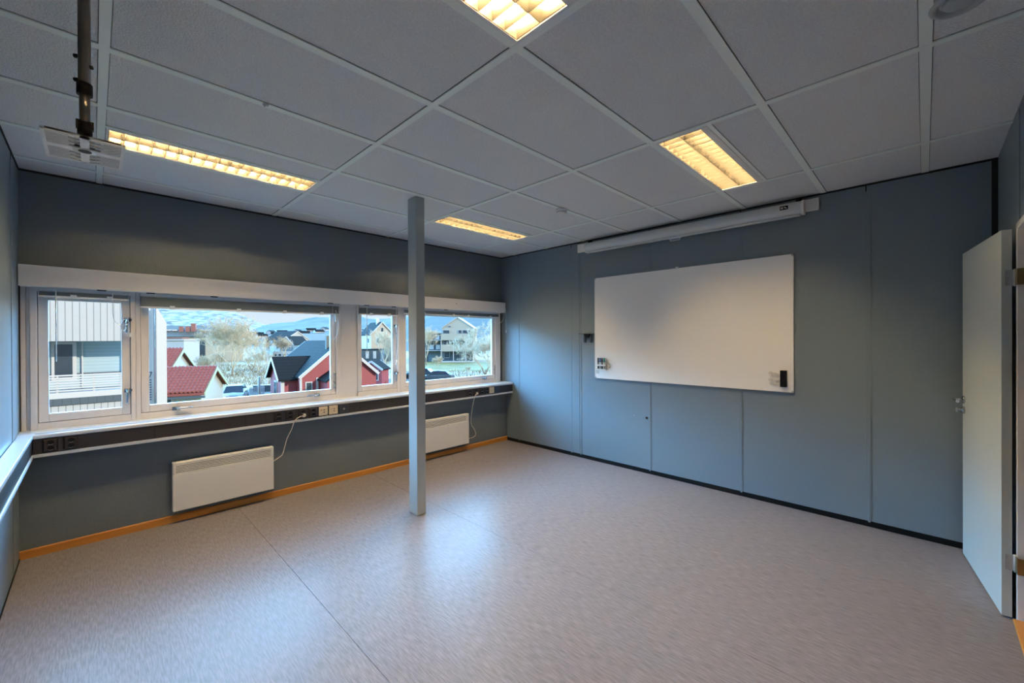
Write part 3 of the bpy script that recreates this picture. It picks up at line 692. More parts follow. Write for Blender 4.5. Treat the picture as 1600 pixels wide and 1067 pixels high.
#EXTERIOR
# ================================================================== outside
ZG = -4.1
def at(px, t, z=ZG):
    p = FW * t + RT * ((px - 800) / FPX * t); return Vector((p.x, p.y, z))
def lt(lat, t, z=ZG):
    p = FW * t + RT * lat; return Vector((p.x, p.y, z))
def rz_of(dl, dt):
    v = RT * dl + FW * dt; return math.atan2(v.y, v.x)
def zat(py, t): return EYE + (CY - py) / FPX * t

GRASS = mat('dry winter grass', (0.16, 0.095, 0.04), 0.95, 0, 0.22, 0.6, 3.0, col2=(0.30, 0.20, 0.09), detail=8)
LAWN = mat('pale green lawn', (0.09, 0.08, 0.012), 0.95, 0, 0.5, 0.4, 6.0, col2=(0.17, 0.13, 0.02), detail=6)
ROAD = mat('frosty asphalt', (0.045, 0.036, 0.028), 0.95, 0, 0.4, 0.1, 20, col2=(0.065, 0.052, 0.04), detail=6)
SNOWY = mat('patchy snow bank', (0.15, 0.11, 0.07), 0.9, 0, 0.5, 0.5, 4, col2=(0.30, 0.25, 0.20), detail=7)
def wood_siding(name, col, pitch, depth=0.6, axis='x', rough=0.6):
    M = mat(name, col, rough, 0.05, 3); t = M.node_tree; b = t.nodes['Principled BSDF']
    tco = t.nodes.new('ShaderNodeTexCoord'); sp = t.nodes.new('ShaderNodeSeparateXYZ'); t.links.new(tco.outputs['Object'], sp.inputs[0])
    src = sp.outputs['Z']
    if axis == 'x':
        ad = t.nodes.new('ShaderNodeMath'); ad.operation = 'ADD'; t.links.new(sp.outputs['X'], ad.inputs[0]); t.links.new(sp.outputs['Y'], ad.inputs[1]); src = ad.outputs[0]
    md = t.nodes.new('ShaderNodeMath'); md.operation = 'DIVIDE'; md.inputs[1].default_value = pitch; t.links.new(src, md.inputs[0])
    fr = t.nodes.new('ShaderNodeMath'); fr.operation = 'FRACT'; t.links.new(md.outputs[0], fr.inputs[0])
    gt = t.nodes.new('ShaderNodeMath'); gt.operation = 'GREATER_THAN'; gt.inputs[1].default_value = 0.12; t.links.new(fr.outputs[0], gt.inputs[0])
    mr = t.nodes.new('ShaderNodeMapRange'); mr.inputs[3].default_value = 1 - depth; t.links.new(gt.outputs[0], mr.inputs[0])
    mx = t.nodes.new('ShaderNodeMix'); mx.data_type = 'RGBA'; mx.blend_type = 'MULTIPLY'; mx.inputs[0].default_value = 1
    lk = b.inputs['Base Color'].links[0].from_socket
    t.links.new(lk, mx.inputs[6]); t.links.new(mr.outputs[0], mx.inputs[7]); t.links.new(mx.outputs[2], b.inputs['Base Color'])
    return M
SIDE = wood_siding('white board siding', (0.36, 0.37, 0.37), 0.165, 0.55)
SIDEL = wood_siding('pale grey siding', (0.60, 0.60, 0.58), 0.12, 0.25)
TEALW = wood_siding('blue grey boards', (0.11, 0.17, 0.20), 0.12, 0.25, 'z')
REDW = wood_siding('red barn boards', (0.27, 0.055, 0.060), 0.16, 0.3)
CREAMW = wood_siding('cream boards', (0.38, 0.345, 0.28), 0.30, 0.30)
WHW = wood_siding('white house boards', (0.36, 0.36, 0.35), 0.2, 0.15, 'z')
YELW = mat('pale yellow render', (0.37, 0.36, 0.29), 0.7, 0.05, 3)
DARKW = wood_siding('dark boards and shade tone', (0.055, 0.075, 0.09), 0.2, 0.3)
ROOFT = wood_siding('dark grey roof tiles', (0.013, 0.015, 0.016), 0.24, 0.45, 'z', 0.95); ROOFT.node_tree.nodes['Principled BSDF'].inputs['Specular IOR Level'].default_value = 0.15
TERRA = mat('terracotta roof tile', (0.21, 0.055, 0.042), 0.8, 0.2, 4)
METALR = wood_siding('standing seam roof', (0.075, 0.068, 0.052), 0.9, 0.45)
PALER = mat('pale metal roof', (0.13, 0.13, 0.115), 0.9, 0.06, 1)
TRIMW = mat('white exterior trim', (0.44, 0.44, 0.43), 0.5, 0.03, 5)
YTRIM = mat('pale green barge board', (0.36, 0.39, 0.22), 0.5, 0.04, 5)
WGL = mat('dark window glass', (0.035, 0.05, 0.065), 0.15, 0.2, 4)
CHIM = mat('brick chimney', (0.25, 0.11, 0.09), 0.8, 0.15, 10)
BARK = mat('bare grey bark', (0.20, 0.165, 0.12), 0.9, 0.2, 8)
TWIG = mat('pale bare twigs', (0.50, 0.41, 0.29), 0.9, 0.2, 8)
BIRCH = mat('white birch bark', (0.40, 0.38, 0.35), 0.8, 0.25, 6)

# terrain
def patch(name, pts, z, m_):
    q = MB(); P = [Vector(p) for p in pts]
    q.quad(*[(p.x, p.y, z) for p in P]); return struct(q.build(name, m_))
gq = MB(); gq.quad(lt(-900, 8), lt(900, 8), lt(900, 900), lt(-900, 900)); patch('ground', [lt(-900, 4), lt(900, 4), lt(900, 900), lt(-900, 900)], ZG, GRASS)
patch('road', [at(330, 34), at(300, 43), at(640, 60), at(900, 62), at(900, 40), at(600, 30)], ZG + 0.02, ROAD)
patch('lawn', [at(640, 72), at(640, 100), at(850, 100), at(850, 70)], ZG + 0.03, LAWN)
patch('snow_bank', [at(630, 60), at(630, 71), at(860, 69), at(860, 61)], ZG + 0.03, SNOWY)

# mountains: rugged height fields
def hill(name, label, prof, t0, t1, m_, nx=180, ny=46, rough=0.10, seed=0.0, pw=0.85):
    q = MB(); xs_ = [p[0] for p in prof]
    def E(px):
        for i in range(len(prof) - 1):
            if prof[i][0] <= px <= prof[i + 1][0]:
                f = (px - prof[i][0]) / (prof[i + 1][0] - prof[i][0]); return prof[i][1] * (1 - f) + prof[i + 1][1] * f
        return prof[-1][1]
    for j in range(ny + 1):
        s = j / ny
        for i in range(nx + 1):
            px = xs_[0] + (xs_[-1] - xs_[0]) * i / nx; tt = t0 + (t1 - t0) * s
            el = E(px) * (s ** pw); P = at(px, tt)
            nz_ = noise.fractal(Vector((P.x * 0.006 + seed, P.y * 0.006, seed)), 0.9, 2.1, 6)
            z = EYE + el / FPX * tt + nz_ * rough * E(px) / FPX * tt * min(1.0, 2.2 * s * (1.12 - s)) - (1 - s) * 5.6
            q.v.append((P.x, P.y, z))
    for j in range(ny):
        for i in range(nx):
            k = j * (nx + 1) + i; q.face([k, k + 1, k + nx + 2, k + nx + 1], True)
    k = len(q.v)   # back side so that it is a closed ridge
    for i in range(nx + 1):
        px = xs_[0] + (xs_[-1] - xs_[0]) * i / nx; P = at(px, t1 + (t1 - t0) * 0.4); q.v.append((P.x, P.y, ZG))
    for i in range(nx): q.face([ny * (nx + 1) + i, ny * (nx + 1) + i + 1, k + i + 1, k + i], True)
    o = q.build(name, m_); o['kind'] = 'structure'; return o
SNOWROCK = mat('snow and rock slope', (0.060, 0.055, 0.048), 0.95, 0, 0.035, 0, stretch=(1, 1, 5), col2=(0.30, 0.26, 0.22), detail=10)
FOREST = mat('dark forested slope', (0.013, 0.014, 0.012), 0.95, 0, 0.06, 0, col2=(0.030, 0.029, 0.022), detail=10)
FOREST2 = mat('forested slope with snow', (0.013, 0.013, 0.011), 0.95, 0, 0.03, 0, stretch=(1, 1, 4), col2=(0.055, 0.048, 0.040), detail=10)
hill('mountain', '', [(60, 60), (180, 52), (262, 47), (300, 45), (330, 46), (350, 44), (371, 41), (380, 38), (391, 32.5), (405, 26.5), (416, 23), (430, 17), (470, 14)], 1250, 1650, SNOWROCK, rough=0.16, seed=3.1)
hill('hillside', '', [(395, 16), (412, 22), (424, 25), (442, 26.5), (460, 27.5), (477, 32), (494, 34.5), (514, 34), (545, 36), (564, 35), (574, 32), (587, 31), (610, 32), (640, 35), (680, 39), (720, 41), (770, 42), (840, 44)], 300, 560, FOREST2, nx=220, rough=0.10, seed=8.4, pw=1.0)
hill('wooded_slope', '', [(600, 6), (625, 16), (650, 28), (680, 36), (720, 38), (770, 38), (850, 40)], 190, 330, FOREST, nx=140, rough=0.06, seed=5.2)

# ------------------------------------------------------------ houses
def tri_roof(L, W, ze, zr, oh, og, th=0.14):
    sl_ = (zr - ze) / (W / 2); y1 = W / 2 + oh; z1 = ze - sl_ * oh
    q = MB(); q.prism([(-y1, z1), (0, zr), (y1, z1), (y1, z1 + th), (0, zr + th * 1.25), (-y1, z1 + th)], 'x', -L / 2 - og, L / 2 + og); return q
def house(name, label, cat, loc, dirv, L, W, ze, zr, wm, rm, oh=0.35, og=0.25, barge=None, wins=(), group=None, barge_ends=(-1, 1), chim=()):
    t = thing(name, label, cat, loc, rz_of(*dirv), group)
    MB().prism([(-W / 2, 0), (W / 2, 0), (W / 2, ze), (0, zr), (-W / 2, ze)], 'x', -L / 2, L / 2).build('walls', wm, t)
    tri_roof(L, W, ze, zr, oh, og).build('roof', rm, t)
    if barge:
        sl_ = (zr - ze) / (W / 2); y1 = W / 2 + oh; z1 = ze - sl_ * oh
        for e_ in barge_ends:
            for s_ in (-1, 1):
                x = e_ * (L / 2 + og + 0.02)
                MB().beam((x, s_ * y1, z1 + 0.02), (x, 0, zr + 0.03), 0.05, 0.24).build('barge_board', barge, t)
    for (face, u, z, w_, h_, fm_) in wins: window_on(t, face, u, z, w_, h_, L, W, fm_)
    for (x, y, z0, z1, s) in chim: B(x - s, x + s, y - s, y + s, z0, z1).build('chimney', CHIM if len(chim) > 1 else TRIMW, t)
    return t
def window_on(t, face, u, z, w_, h_, L, W, fm_=None):
    fm_ = fm_ or TRIMW
    s = -1 if face[1] == '-' else 1
    f = MB(); p = MB(); d = (L if face[0] == 'x' else W) / 2
    lo, hi = sorted((s * (d - 0.02), s * (d + 0.05))); lo2, hi2 = sorted((s * (d + 0.0), s * (d + 0.06)))
    k = 0.09
    if face[0] == 'x':
        f.box(lo, hi, u - w_ / 2, u + w_ / 2, z, z + h_); p.box(lo2, hi2, u - w_ / 2 + k, u + w_ / 2 - k, z + k, z + h_ - k)
    else:
        f.box(u - w_ / 2, u + w_ / 2, lo, hi, z, z + h_); p.box(u - w_ / 2 + k, u + w_ / 2 - k, lo2, hi2, z + k, z + h_ - k)
    fo = f.build('window', fm_, t); p.build('pane', WGL, fo)

# neighbouring wing with balcony
nw = thing('balcony_building', 'white board clad building wing with a recessed balcony, close outside the leftmost window', 'building', (0, 20, 0))
B(-5, 1.28, 0, 0.25, 1.47, 5.2).build('upper_wall', SIDE, nw)
B(-5, 1.30, 0, 0.25, ZG, -0.63).build('lower_wall', SIDE, nw)
RECW = wood_siding('shade blue boards', (0.30, 0.40, 0.43), 0.12, 0.2, 'z')  # blue of the shaded recess is put into the wall colour
B(-5, 1.25, 1.3, 1.5, -0.6, 1.6).build('recess_wall', RECW, nw)
B(-5, 1.28, 0.25, 1.6, 1.47, 1.6).build('soffit', TEALW, nw)
B(-5, 1.30, -0.06, 1.5, -0.62, -0.40).build('balcony_edge', DARKW, nw)
B(-5, 1.30, -0.05, 1.5, -0.40, -0.24).build('balcony_floor', TRIMW, nw)
wn = MB(); wn.box(-1.02, -0.42, 1.22, 1.31, 0.12, 1.44); wo_ = wn.build('balcony_window', TRIMW, nw); B(-0.94, -0.52, 1.20, 1.23, 0.22, 1.36).build('pane', WGL, wo_)
B(-0.30, -0.26, 1.2, 1.3, -0.2, 1.46).build('corner_board', TRIMW, nw)
B(-5, 1.28, 1.24, 1.3, 0.28, 0.34).build('wall_ledge', DARKW, nw)
for k in range(8):
    z = 0.37 - k * 0.083; B(-5, 1.28, -0.03, 0.0, z - 0.048, z).build('railing_slat', TRIMW, nw)
for x in (-2.2, -1.12, -0.86, -0.02, 0.65): B(x, x + 0.05, 0.0, 0.05, -0.3, 0.37).build('railing_post', TRIMW, nw)
B(1.22, 1.58, 0.15, 0.3, ZG, 5.2).build('return_wall', SIDEL, nw)
MB().prism([(1.60, ZG), (1.885, ZG), (1.885, 2.12), (1.60, 2.72)], 'y', -0.35, 0.1).build('end_board', TRIMW, nw)
MB().cyl((1.55, 0.08, ZG), (1.55, 0.08, 5.2), 0.035, n=8).build('downpipe', SIDEL, nw)
sv = MB(); sv.obox((1.455, 0.14, 0.32), (0.055, 0, 0), (0, 0.01, 0), (0, 0, 0.012)); sv.beam((1.50, 0.14, 0.32), (1.435, 0.14, 0.12), 0.02, 0.026, (0, 1, 0))
sv.build('number_seven', DARKW, nw)
for k in range(9): B(1.40, 1.49, 0.13, 0.15, 0.02 - k * 0.09, 0.05 - k * 0.09).build('wall_louvre', DARKW, nw)
B(1.38, 1.48, 0.12, 0.15, -1.12, -0.86).build('meter_box', TEALW, nw)

# terracotta tiled house and its garage
def tiled_slope(L, W, ze, zr, oh, og, side, tw=0.22, tr_=0.36):
    q = MB(); sl_ = (zr - ze) / (W / 2); y1 = W / 2 + oh; z1 = ze - sl_ * oh
    ln = math.hypot(y1, zr - z1); rows = int(ln / tr_); cols = int((L + 2 * og) / tw); sub = 5
    for r in range(rows):
        a0, a1 = r / rows, (r + 1) / rows + 0.03
        base = len(q.v)
        for a_, lift in ((a0, 0.055), (a1, 0.02)):
            for c in range(cols * sub + 1):
                x = -L / 2 - og + (L + 2 * og) * c / (cols * sub)
                hgt = 0.075 * (0.5 + 0.5 * math.cos(2 * PI * c / sub))
                y = y1 * (1 - min(1, a_)); z = z1 + (zr - z1) * min(1, a_) + 0.19 + lift + hgt
                q.v.append((x, side * y, z))
        n_ = cols * sub + 1
        for c in range(n_ - 1): q.face([base + c, base + c + 1, base + n_ + c + 1, base + n_ + c], True)
        b2_ = len(q.v)   # front lip of the row
        for c in range(n_): v_ = q.v[base + c]; q.v.append((v_[0], v_[1], v_[2] - 0.07))
        for c in range(n_ - 1): q.face([b2_ + c, b2_ + c + 1, base + c + 1, base + c])
    return q
DG = (0.91, 0.415)
GL_ = 3.2
gar = house('garage', 'yellow garage with red tiled roof, nearest building in the wide window', 'garage', lt(-21.62 - GL_ / 2 * 0.91, 30.0 - GL_ / 2 * 0.415), DG, GL_, 6.6, 2.15, 3.5, YELW, TERRA, 0.3, 0.25, YTRIM, [('y-', -0.35, 0.2, 1.0, 1.75, None)])
tiled_slope(GL_, 6.6, 2.15, 3.5, 0.3, 0.27, -1).build('tile_courses', TERRA, gar)
B(-1.8, 1.9, -3.72, -3.6, 1.86, 2.0).build('gutter', DARKW, gar); B(1.4, 1.62, -3.34, -3.28, 0, 1.9).build('corner_board', YTRIM, gar)
B(0.75, 0.92, -3.4, -3.3, 1.25, 1.62).build('wall_lamp', TRIMW, gar)
hs_ = house('house', 'yellow house with red tiled roof, just behind the garage', 'house', lt(-26.4 - 4 * 0.91, 33.0 - 4 * 0.415), DG, 8.0, 6.6, 3.25, 4.75, YELW, TERRA, 0.3, 0.25, YTRIM, [('x+', 0.3, 2.6, 0.7, 1.0, None)])
tiled_slope(8.0, 6.6, 3.25, 4.75, 0.3, 0.27, -1).build('tile_courses', TERRA, hs_)

# red house with grey tiled roof
DR = (-0.66, 0.75)
L_ = 10.0; cx_, ct_ = -14.9 + DR[0] * L_ / 2, 36.0 + DR[1] * L_ / 2
red = house('house', 'red house with dark tiled roof and white trim in the wide window', 'house', lt(cx_, ct_), DR, L_, 6.4, 2.55, 5.30, REDW, ROOFT, 0.15, 0.30, TRIMW, [('x-', 2.55, 0.6, 0.55, 1.5, None)])
for yy in (3.16, 1.9): B(-5.06, -4.98, yy - 0.09, yy + 0.09, 0, 2.4).build('corner_board', TRIMW, red)
wx = -L_ / 2 + 3.0
wg = MB(); wg.prism([(wx - 2.0, 0), (wx + 2.0, 0), (wx + 2.0, 2.45), (wx, 3.95), (wx - 2.0, 2.45)], 'y', 0.5, 4.35); wg.build('wing_walls', REDW, red)
q = MB(); q.prism([(wx - 2.35, 2.19), (wx, 3.95), (wx + 2.35, 2.19), (wx + 2.35, 2.33), (wx, 4.13), (wx - 2.35, 2.33)], 'y', 0.8, 4.65); q.build('wing_roof', ROOFT, red)
for s_ in (-1, 1): MB().beam((wx + s_ * 2.35, 4.68, 2.21), (wx, 4.68, 4.0), 0.05, 0.24).build('barge_board', TRIMW, red)
B(wx - 2.06, wx - 1.98, 4.15, 4.40, 0, 2.4).build('corner_board', TRIMW, red)
f_ = B(wx - 0.45, wx + 0.45, 4.33, 4.40, 0.9, 2.1).build('window', TRIMW, red); B(wx - 0.35, wx + 0.35, 4.36, 4.41, 1.0, 2.0).build('pane', WGL, f_)
MB().cyl((wx + 1.6, 5.3, 0), (wx + 1.6, 5.3, 2.4), 0.09, n=8).build('porch_post', TRIMW, red)
B(-4.1, -3.75, 0.5, 0.85, 4.6, 5.9).build('chimney', PALER, red)
q = MB(); q.prism([(-0.9, 2.15), (0.5, 3.1), (1.9, 2.15), (1.9, 2.3), (0.5, 3.25), (-0.9, 2.3)], 'x', -7.4, -5.0); q.build('porch_roof', ROOFT, red)
q = MB(); q.prism([(-0.7, 0), (1.7, 0), (1.7, 2.2), (0.5, 3.1), (-0.7, 2.2)], 'x', -7.0, -5.0); q.build('porch_walls', REDW, red)
shed = house('shed', 'small red shed with white trimmed window, right of the red house', 'shed', at(586, 51.5), (0.12, 0.99), 2.0, 2.6, 1.95, 2.85, REDW, ROOFT, 0.2, 0.15, TRIMW, [('x-', -0.55, 0.55, 0.7, 1.3, None)])

# long metal roofed building behind the tree
lb_ = house('long_building', 'long pale building with ribbed metal roof below the snowy mountain', 'building', at(312, 112), (1, 0.40), 22.0, 10.0, 6.55, 9.2, YELW, METALR, 0.4, 0.2, None,
            [('y-', -2.6, 0.7, 3.2, 2.6, DARKW), ('y-', 1.8, 1.4, 1.5, 4.2, DARKW), ('y-', -6.2, 0.9, 2.0, 5.2, TEALW), ('y-', 5.0, 4.2, 1.4, 1.2, DARKW), ('y-', 7.2, 4.2, 1.4, 1.2, DARKW), ('y-', 9.6, 4.2, 1.4, 1.2, DARKW)],
            chim=((-3.2, -2.6, 7.6, 9.1, 0.45), (-1.8, -2.6, 7.6, 9.1, 0.45), (-0.6, -2.4, 7.6, 9.9, 0.5)))
for x in (-8.6, -6.0, -4.6, 1.6, 3.0):
    B(x - 0.55, x + 0.55, -2.95, -2.25, 7.95, 8.35).build('roof_light', TRIMW, lb_)
an = MB(); an.cyl((-10.9, -1, 8.6), (-10.9, -1, 11.6), 0.12, n=6); an.beam((-11.8, -1, 11.0), (-10.2, -1, 12.3), 0.15, 0.15); an.build('antenna', DARKW, lb_)
fb = thing('flat_roofed_building', 'white flat roofed building left, in front of the long pale building', 'building', at(268, 92), rz_of(1, 0.05))
B(-3.2, 2.6, 0, 5, 0, 5.5).build('walls', WHW, fb); B(-3.4, 2.8, -0.2, 5.2, 5.5, 5.75).build('roof_edge', TRIMW, fb); B(-3.0, 2.0, -0.06, 0.0, 3.0, 3.5).build('window_band', WGL, fb)
ob = thing('flat_roofed_building', 'low orange edged building left, behind the white flat roofed one', 'building', at(262, 98.5), rz_of(1, 0))
B(-4, 3.4, 0, 2, 0, 5.9).build('walls', YELW, ob); B(-4, 3.6, -0.2, 2, 5.9, 6.2).build('roof_edge', CHIM, ob)

# white houses beyond the tree
house('house', 'white house with steep blue grey roof, second from left above the red house roof', 'house', at(449, 133), (-0.92, 0.39), 9.0, 8.4, 5.6, 8.1, WHW, ROOFT, 0.3, 0.2, TRIMW, [('y+', -2.0, 3.2, 1.4, 1.2, None), ('x-', 1.5, 2.6, 1.3, 1.1, None), ('x-', -1.5, 2.6, 1.3, 1.1, None)])
hb_ = house('house', 'blue gabled white house above the roof of the red house', 'house', at(460.5, 121), (0.05, 1), 8.0, 3.9, 4.2, 6.4, TEALW, ROOFT, 0.2, 0.2, TRIMW, [('x-', 0.0, 4.7, 0.6, 0.7, None), ('x-', -0.9, 2.9, 0.55, 0.7, None), ('x-', 0.9, 2.9, 0.55, 0.7, None)])
B(-5.6, -4.1, -2.6, 3.0, 0, 2.3).build('lower_storey', WHW, hb_)
for y in (-1.6, -0.4, 0.9, 2.2): f_ = B(-5.68, -5.6, y - 0.45, y + 0.45, 0.9, 1.7).build('window', GREYM, hb_); B(-5.72, -5.66, y - 0.36, y + 0.36, 1.0, 1.6).build('pane', WGL, f_)
house('warehouse', 'long low pale roofed building on the right, behind the white houses', 'building', at(494, 155), (1, 0.06), 17.0, 12.0, 5.2, 7.6, WHW, PALER, 0.3, 0.2)
house('house', 'small white house at the edge of the town, left of the steep roofed house', 'house', at(419, 160), (-0.8, 0.6), 7.0, 6.0, 4.4, 6.4, WHW, PALER, 0.3, 0.2, TRIMW, [('x-', 0.0, 2.6, 1.2, 1.2, None)])
towns = [(398, 300, 515.5), (404, 340, 516), (409, 320, 518), (424, 380, 514.5), (432, 330, 517), (441, 420, 515), (447, 360, 517.5), (466, 400, 515.5), (476, 390, 517), (486, 430, 515), (498, 410, 516.5), (508, 440, 515)]
tp = None
TL = ['far white house, leftmost of the row below the hill', 'far white house, second from the left below the hill', 'far white house, third from the left, lower down', 'far white house under the valley between the two hills', 'far white house just right of the valley', 'far white house above the steep roofed house, left one', 'far white house above the steep roofed house, right one', 'far white house above the blue gable', 'far white house right of the blue gable', 'far white house above the long pale roof, left end', 'far white house above the long pale roof, middle', 'far white house above the long pale roof, right end']
for k, (px, t_, py) in enumerate(towns):
    t_ = 392 + 34 * (518 - py) / 3.0 + (px % 7); s_h = (t_ - 300) / 260; l_ = at(px, t_, EYE + (20 + 0.125 * (px - 405)) * s_h / FPX * t_ - (1 - s_h) * 5.6 - 1.2)
    if tp is None: tp = house('far_house', TL[0], 'house', l_, (0.9, 0.4), 9, 6, 3.5, 5.6, WHW, ROOFT, 0.2, 0.2, None, group='far white houses at the foot of the hill')
    else:
        c = copy_tree(tp); c.location = l_; c['label'] = TL[k]; c.rotation_euler.z = rz_of(0.9 - 0.3 * (k % 4), 0.4)

# cream house and dark annex in the narrow window
house('house', 'cream gabled house seen through the narrow window', 'house', lt(-32.8 - 4.5 * 0.6, 105 + 3.6), (-0.6, 0.8), 9.0, 5.6, 6.9, 9.8, CREAMW, ROOFT, 0.3, 0.25, TRIMW,
      [('x-', 0.0, 7.4, 0.8, 1.1, GREYM), ('x-', 1.1, 4.6, 0.9, 1.4, GREYM), ('x-', -1.4, 4.8, 1.2, 1.3, GREYM), ('y+', -2.4, 4.6, 1.0, 1.2, None)], chim=((-2.2, 0.3, 9.0, 11.0, 0.35),))
an_ = thing('annex', 'low dark annex with two white windows below the cream house', 'building', at(578, 96), rz_of(1, 0.1))
B(-2.4, 2.4, 0, 4, 0, 3.1).build('walls', DARKW, an_); B(-2.5, 2.5, -0.1, 4.1, 3.1, 3.3).build('roof', ROOFT, an_)
for x in (-0.6, 1.05): f_ = B(x - 0.35, x + 0.35, -0.06, 0, 1.1, 2.8).build('window', TRIMW, an_)
gb_ = thing('grey_building', 'plain pale grey building left of the cream house', 'building', at(566, 118), rz_of(1, -0.2))
B(-3, 1.8, 0, 6, 0, 8.2).build('walls', SIDEL, gb_); B(-3.1, 1.9, -0.1, 6.1, 8.2, 8.4).build('roof', ROOFT, gb_)

# cream apartment building
ap = thing('apartment_building', 'cream gabled apartment building with balconies, in the right window', 'building', at(715, 100), rz_of(0, 1))
MB().prism([(-3.75, 0), (3.75, 0), (3.75, 8.2), (0, 10.65), (-3.75, 8.2)], 'x', 0, 11).build('walls', CREAMW, ap)
q = MB(); q.prism([(-3.9, 8.1), (0, 10.65), (3.9, 8.1), (3.9, 8.25), (0, 10.85), (-3.9, 8.25)], 'x', -0.15, 11.2); q.build('roof', TRIMW, ap)
for z0, z1, y0 in ((5.25, 6.75, -4.4), (2.6, 4.2, -4.4)): B(-2.0, -1.85, y0, 3.72, z0, z1).build('balcony_parapet', CREAMW, ap); B(-1.85, 0, y0, 3.72, z0, z0 + 0.2).build('balcony_slab', TRIMW, ap)
for z0, z1 in ((4.2, 5.25), (0.15, 2.6)): B(-0.05, 0.0, -3.6, 3.6, z0, z1).build('shaded_front', DARKW, ap)  # dark panels paint in the shade between the balconies
for y in (3.62, 0.75, -2.2, -4.3): B(-2.02, -1.85, y - 0.08, y + 0.08, 0, 5.3).build('post', TRIMW, ap)
for y, z, w_, h_ in ((2.7, 6.8, 1.6, 0.9), (-0.6, 6.8, 0.8, 0.9), (-2.2, 6.8, 1.9, 0.9), (1.9, 8.35, 0.6, 0.4), (2.6, 3.9, 1.5, 1.3), (2.6, 1.0, 1.4, 1.5), (-1.0, 0.6, 1.0, 1.9), (-2.6, 0.7, 1.0, 1.8), (-1.8, 3.9, 1.0, 1.3)):
    f_ = B(-0.12, -0.02, y - w_ / 2, y + w_ / 2, z, z + h_).build('window', TRIMW, ap); B(-0.15, -0.1, y - w_ / 2 + 0.08, y + w_ / 2 - 0.08, z + 0.08, z + h_ - 0.08).build('pane', WGL, f_)
B(-2.3, 0, -3.9, 3.7, 0, 0.25).build('terrace', TRIMW, ap)
B(0.8, 8, 3.75, 9.2, 0, 6.9).build('side_wing', DARKW, ap); B(0.5, 8, 3.75, 9.4, 6.9, 7.2).build('side_wing_roof', GREYM, ap)  # wing in shade: its darkness is put into the wall colour
for y, z in ((5.0, 6.0), (4.85, 3.6), (6.4, 3.6)): f_ = B(0.72, 0.82, y - 0.5, y + 0.5, z - 0.55, z + 0.55).build('window', TRIMW, ap)
q = B(0.74, 0.82, 4.2, 7.2, 0.1, 2.5); q.build('garage_door', TEALW, ap)
for z0 in (2.7, 5.2): B(-0.6, 0.8, 3.75, 9.2, z0, z0 + 0.12).build('side_gallery', GREYM, ap)

# ------------------------------------------------------------ cars
def car(label, loc, dirv, body, group=None):
    t = thing('car', label, 'car', loc, rz_of(*dirv), group)   # local x points forward
    prof = [(-2.15, 0.45, 0.78, 0.78), (-2.05, 0.30, 0.98, 0.84), (-1.2, 0.22, 1.00, 0.88), (0.0, 0.22, 0.96, 0.90), (1.0, 0.22, 0.92, 0.89), (1.8, 0.26, 0.80, 0.84), (2.15, 0.38, 0.62, 0.70)]
    q = MB(); n = 0
    for x, z0, z1, hw in prof:
        q.v += [(x, -hw * 0.9, z0), (x, -hw, (z0 + z1) / 2), (x, -hw * 0.93, z1), (x, 0, z1 + 0.05), (x, hw * 0.93, z1), (x, hw, (z0 + z1) / 2), (x, hw * 0.9, z0)]
    for i in range(len(prof) - 1):
        for k in range(7): q.face([i * 7 + k, i * 7 + (k + 1) % 7, (i + 1) * 7 + (k + 1) % 7, (i + 1) * 7 + k], True)
    q.face(list(range(7))[::-1]); q.face([(len(prof) - 1) * 7 + k for k in range(7)]); q.build('body', body, t, bevel=0.03)
    c = MB(); rings = [(-1.95, 0.97, 0.72), (-1.35, 1.40, 0.60), (-0.4, 1.48, 0.62), (0.35, 1.42, 0.62), (1.15, 0.93, 0.74)]
    for x, z, hw in rings: c.v += [(x, -hw - (0.1 if z < 1.2 else 0), 0.93), (x, -hw, z), (x, hw, z), (x, hw + (0.1 if z < 1.2 else 0), 0.93)]
    for i in range(4):
        for k in range(3): c.face([i * 4 + k, i * 4 + k + 1, (i + 1) * 4 + k + 1, (i + 1) * 4 + k])
    c.build('windows', WGL, t)
    MB().prism([(-1.38, 1.40), (-0.4, 1.48), (0.38, 1.42), (0.38, 1.45), (-0.4, 1.52), (-1.38, 1.44)], 'y', -0.6, 0.6).build('roof', body, t, bevel=0.02)
    for x in (-1.35, 1.35):
        for s_ in (-1, 1): MB().cyl((x, s_ * 0.66, 0.32), (x, s_ * 0.88, 0.32), 0.32, n=16).build('wheel', BLACK, t)
    for s_ in (-1, 1): B(2.0, 2.14, s_ * 0.62 - 0.17, s_ * 0.62 + 0.17, 0.60, 0.72).build('headlight', CLEAR, t)
    B(2.12, 2.17, -0.32, 0.32, 0.36, 0.56).build('grille', BLACK, t)
    for s_ in (-1, 1): B(0.75, 0.9, s_ * 0.92 - 0.09, s_ * 0.92 + 0.09, 0.92, 1.05).build('mirror', body, t)
    return t
CW = mat('white car paint', (0.26, 0.245, 0.23), 0.55, 0.02, 3); CBL = mat('blue grey car paint', (0.04, 0.05, 0.055), 0.55, 0.05, 3); CDK = mat('dark car paint', (0.015, 0.017, 0.02), 0.6, 0.05, 3)
car('white car parked facing the window, right of the garage', at(367, 37.5, ZG + 0.02), (0.45, -0.89), CW)
car('blue grey car parked side on, seen in the right window', at(682, 53.5, ZG + 0.02), (-1, 0.1), CBL)
car('dark car just visible beside the column in the right window', at(655, 58.5, ZG + 0.02), (-1, 0.15), CDK)
gw = thing('garden_wall', 'low dark garden wall with white cap, left of the red house', 'wall', at(413, 45), rz_of(0.98, 0.2))
B(-1.1, 0.75, -0.12, 0.12, 0, 0.62).build('wall', DARKW, gw); B(-1.15, 0.8, -0.17, 0.17, 0.62, 0.68).build('cap', TRIMW, gw)

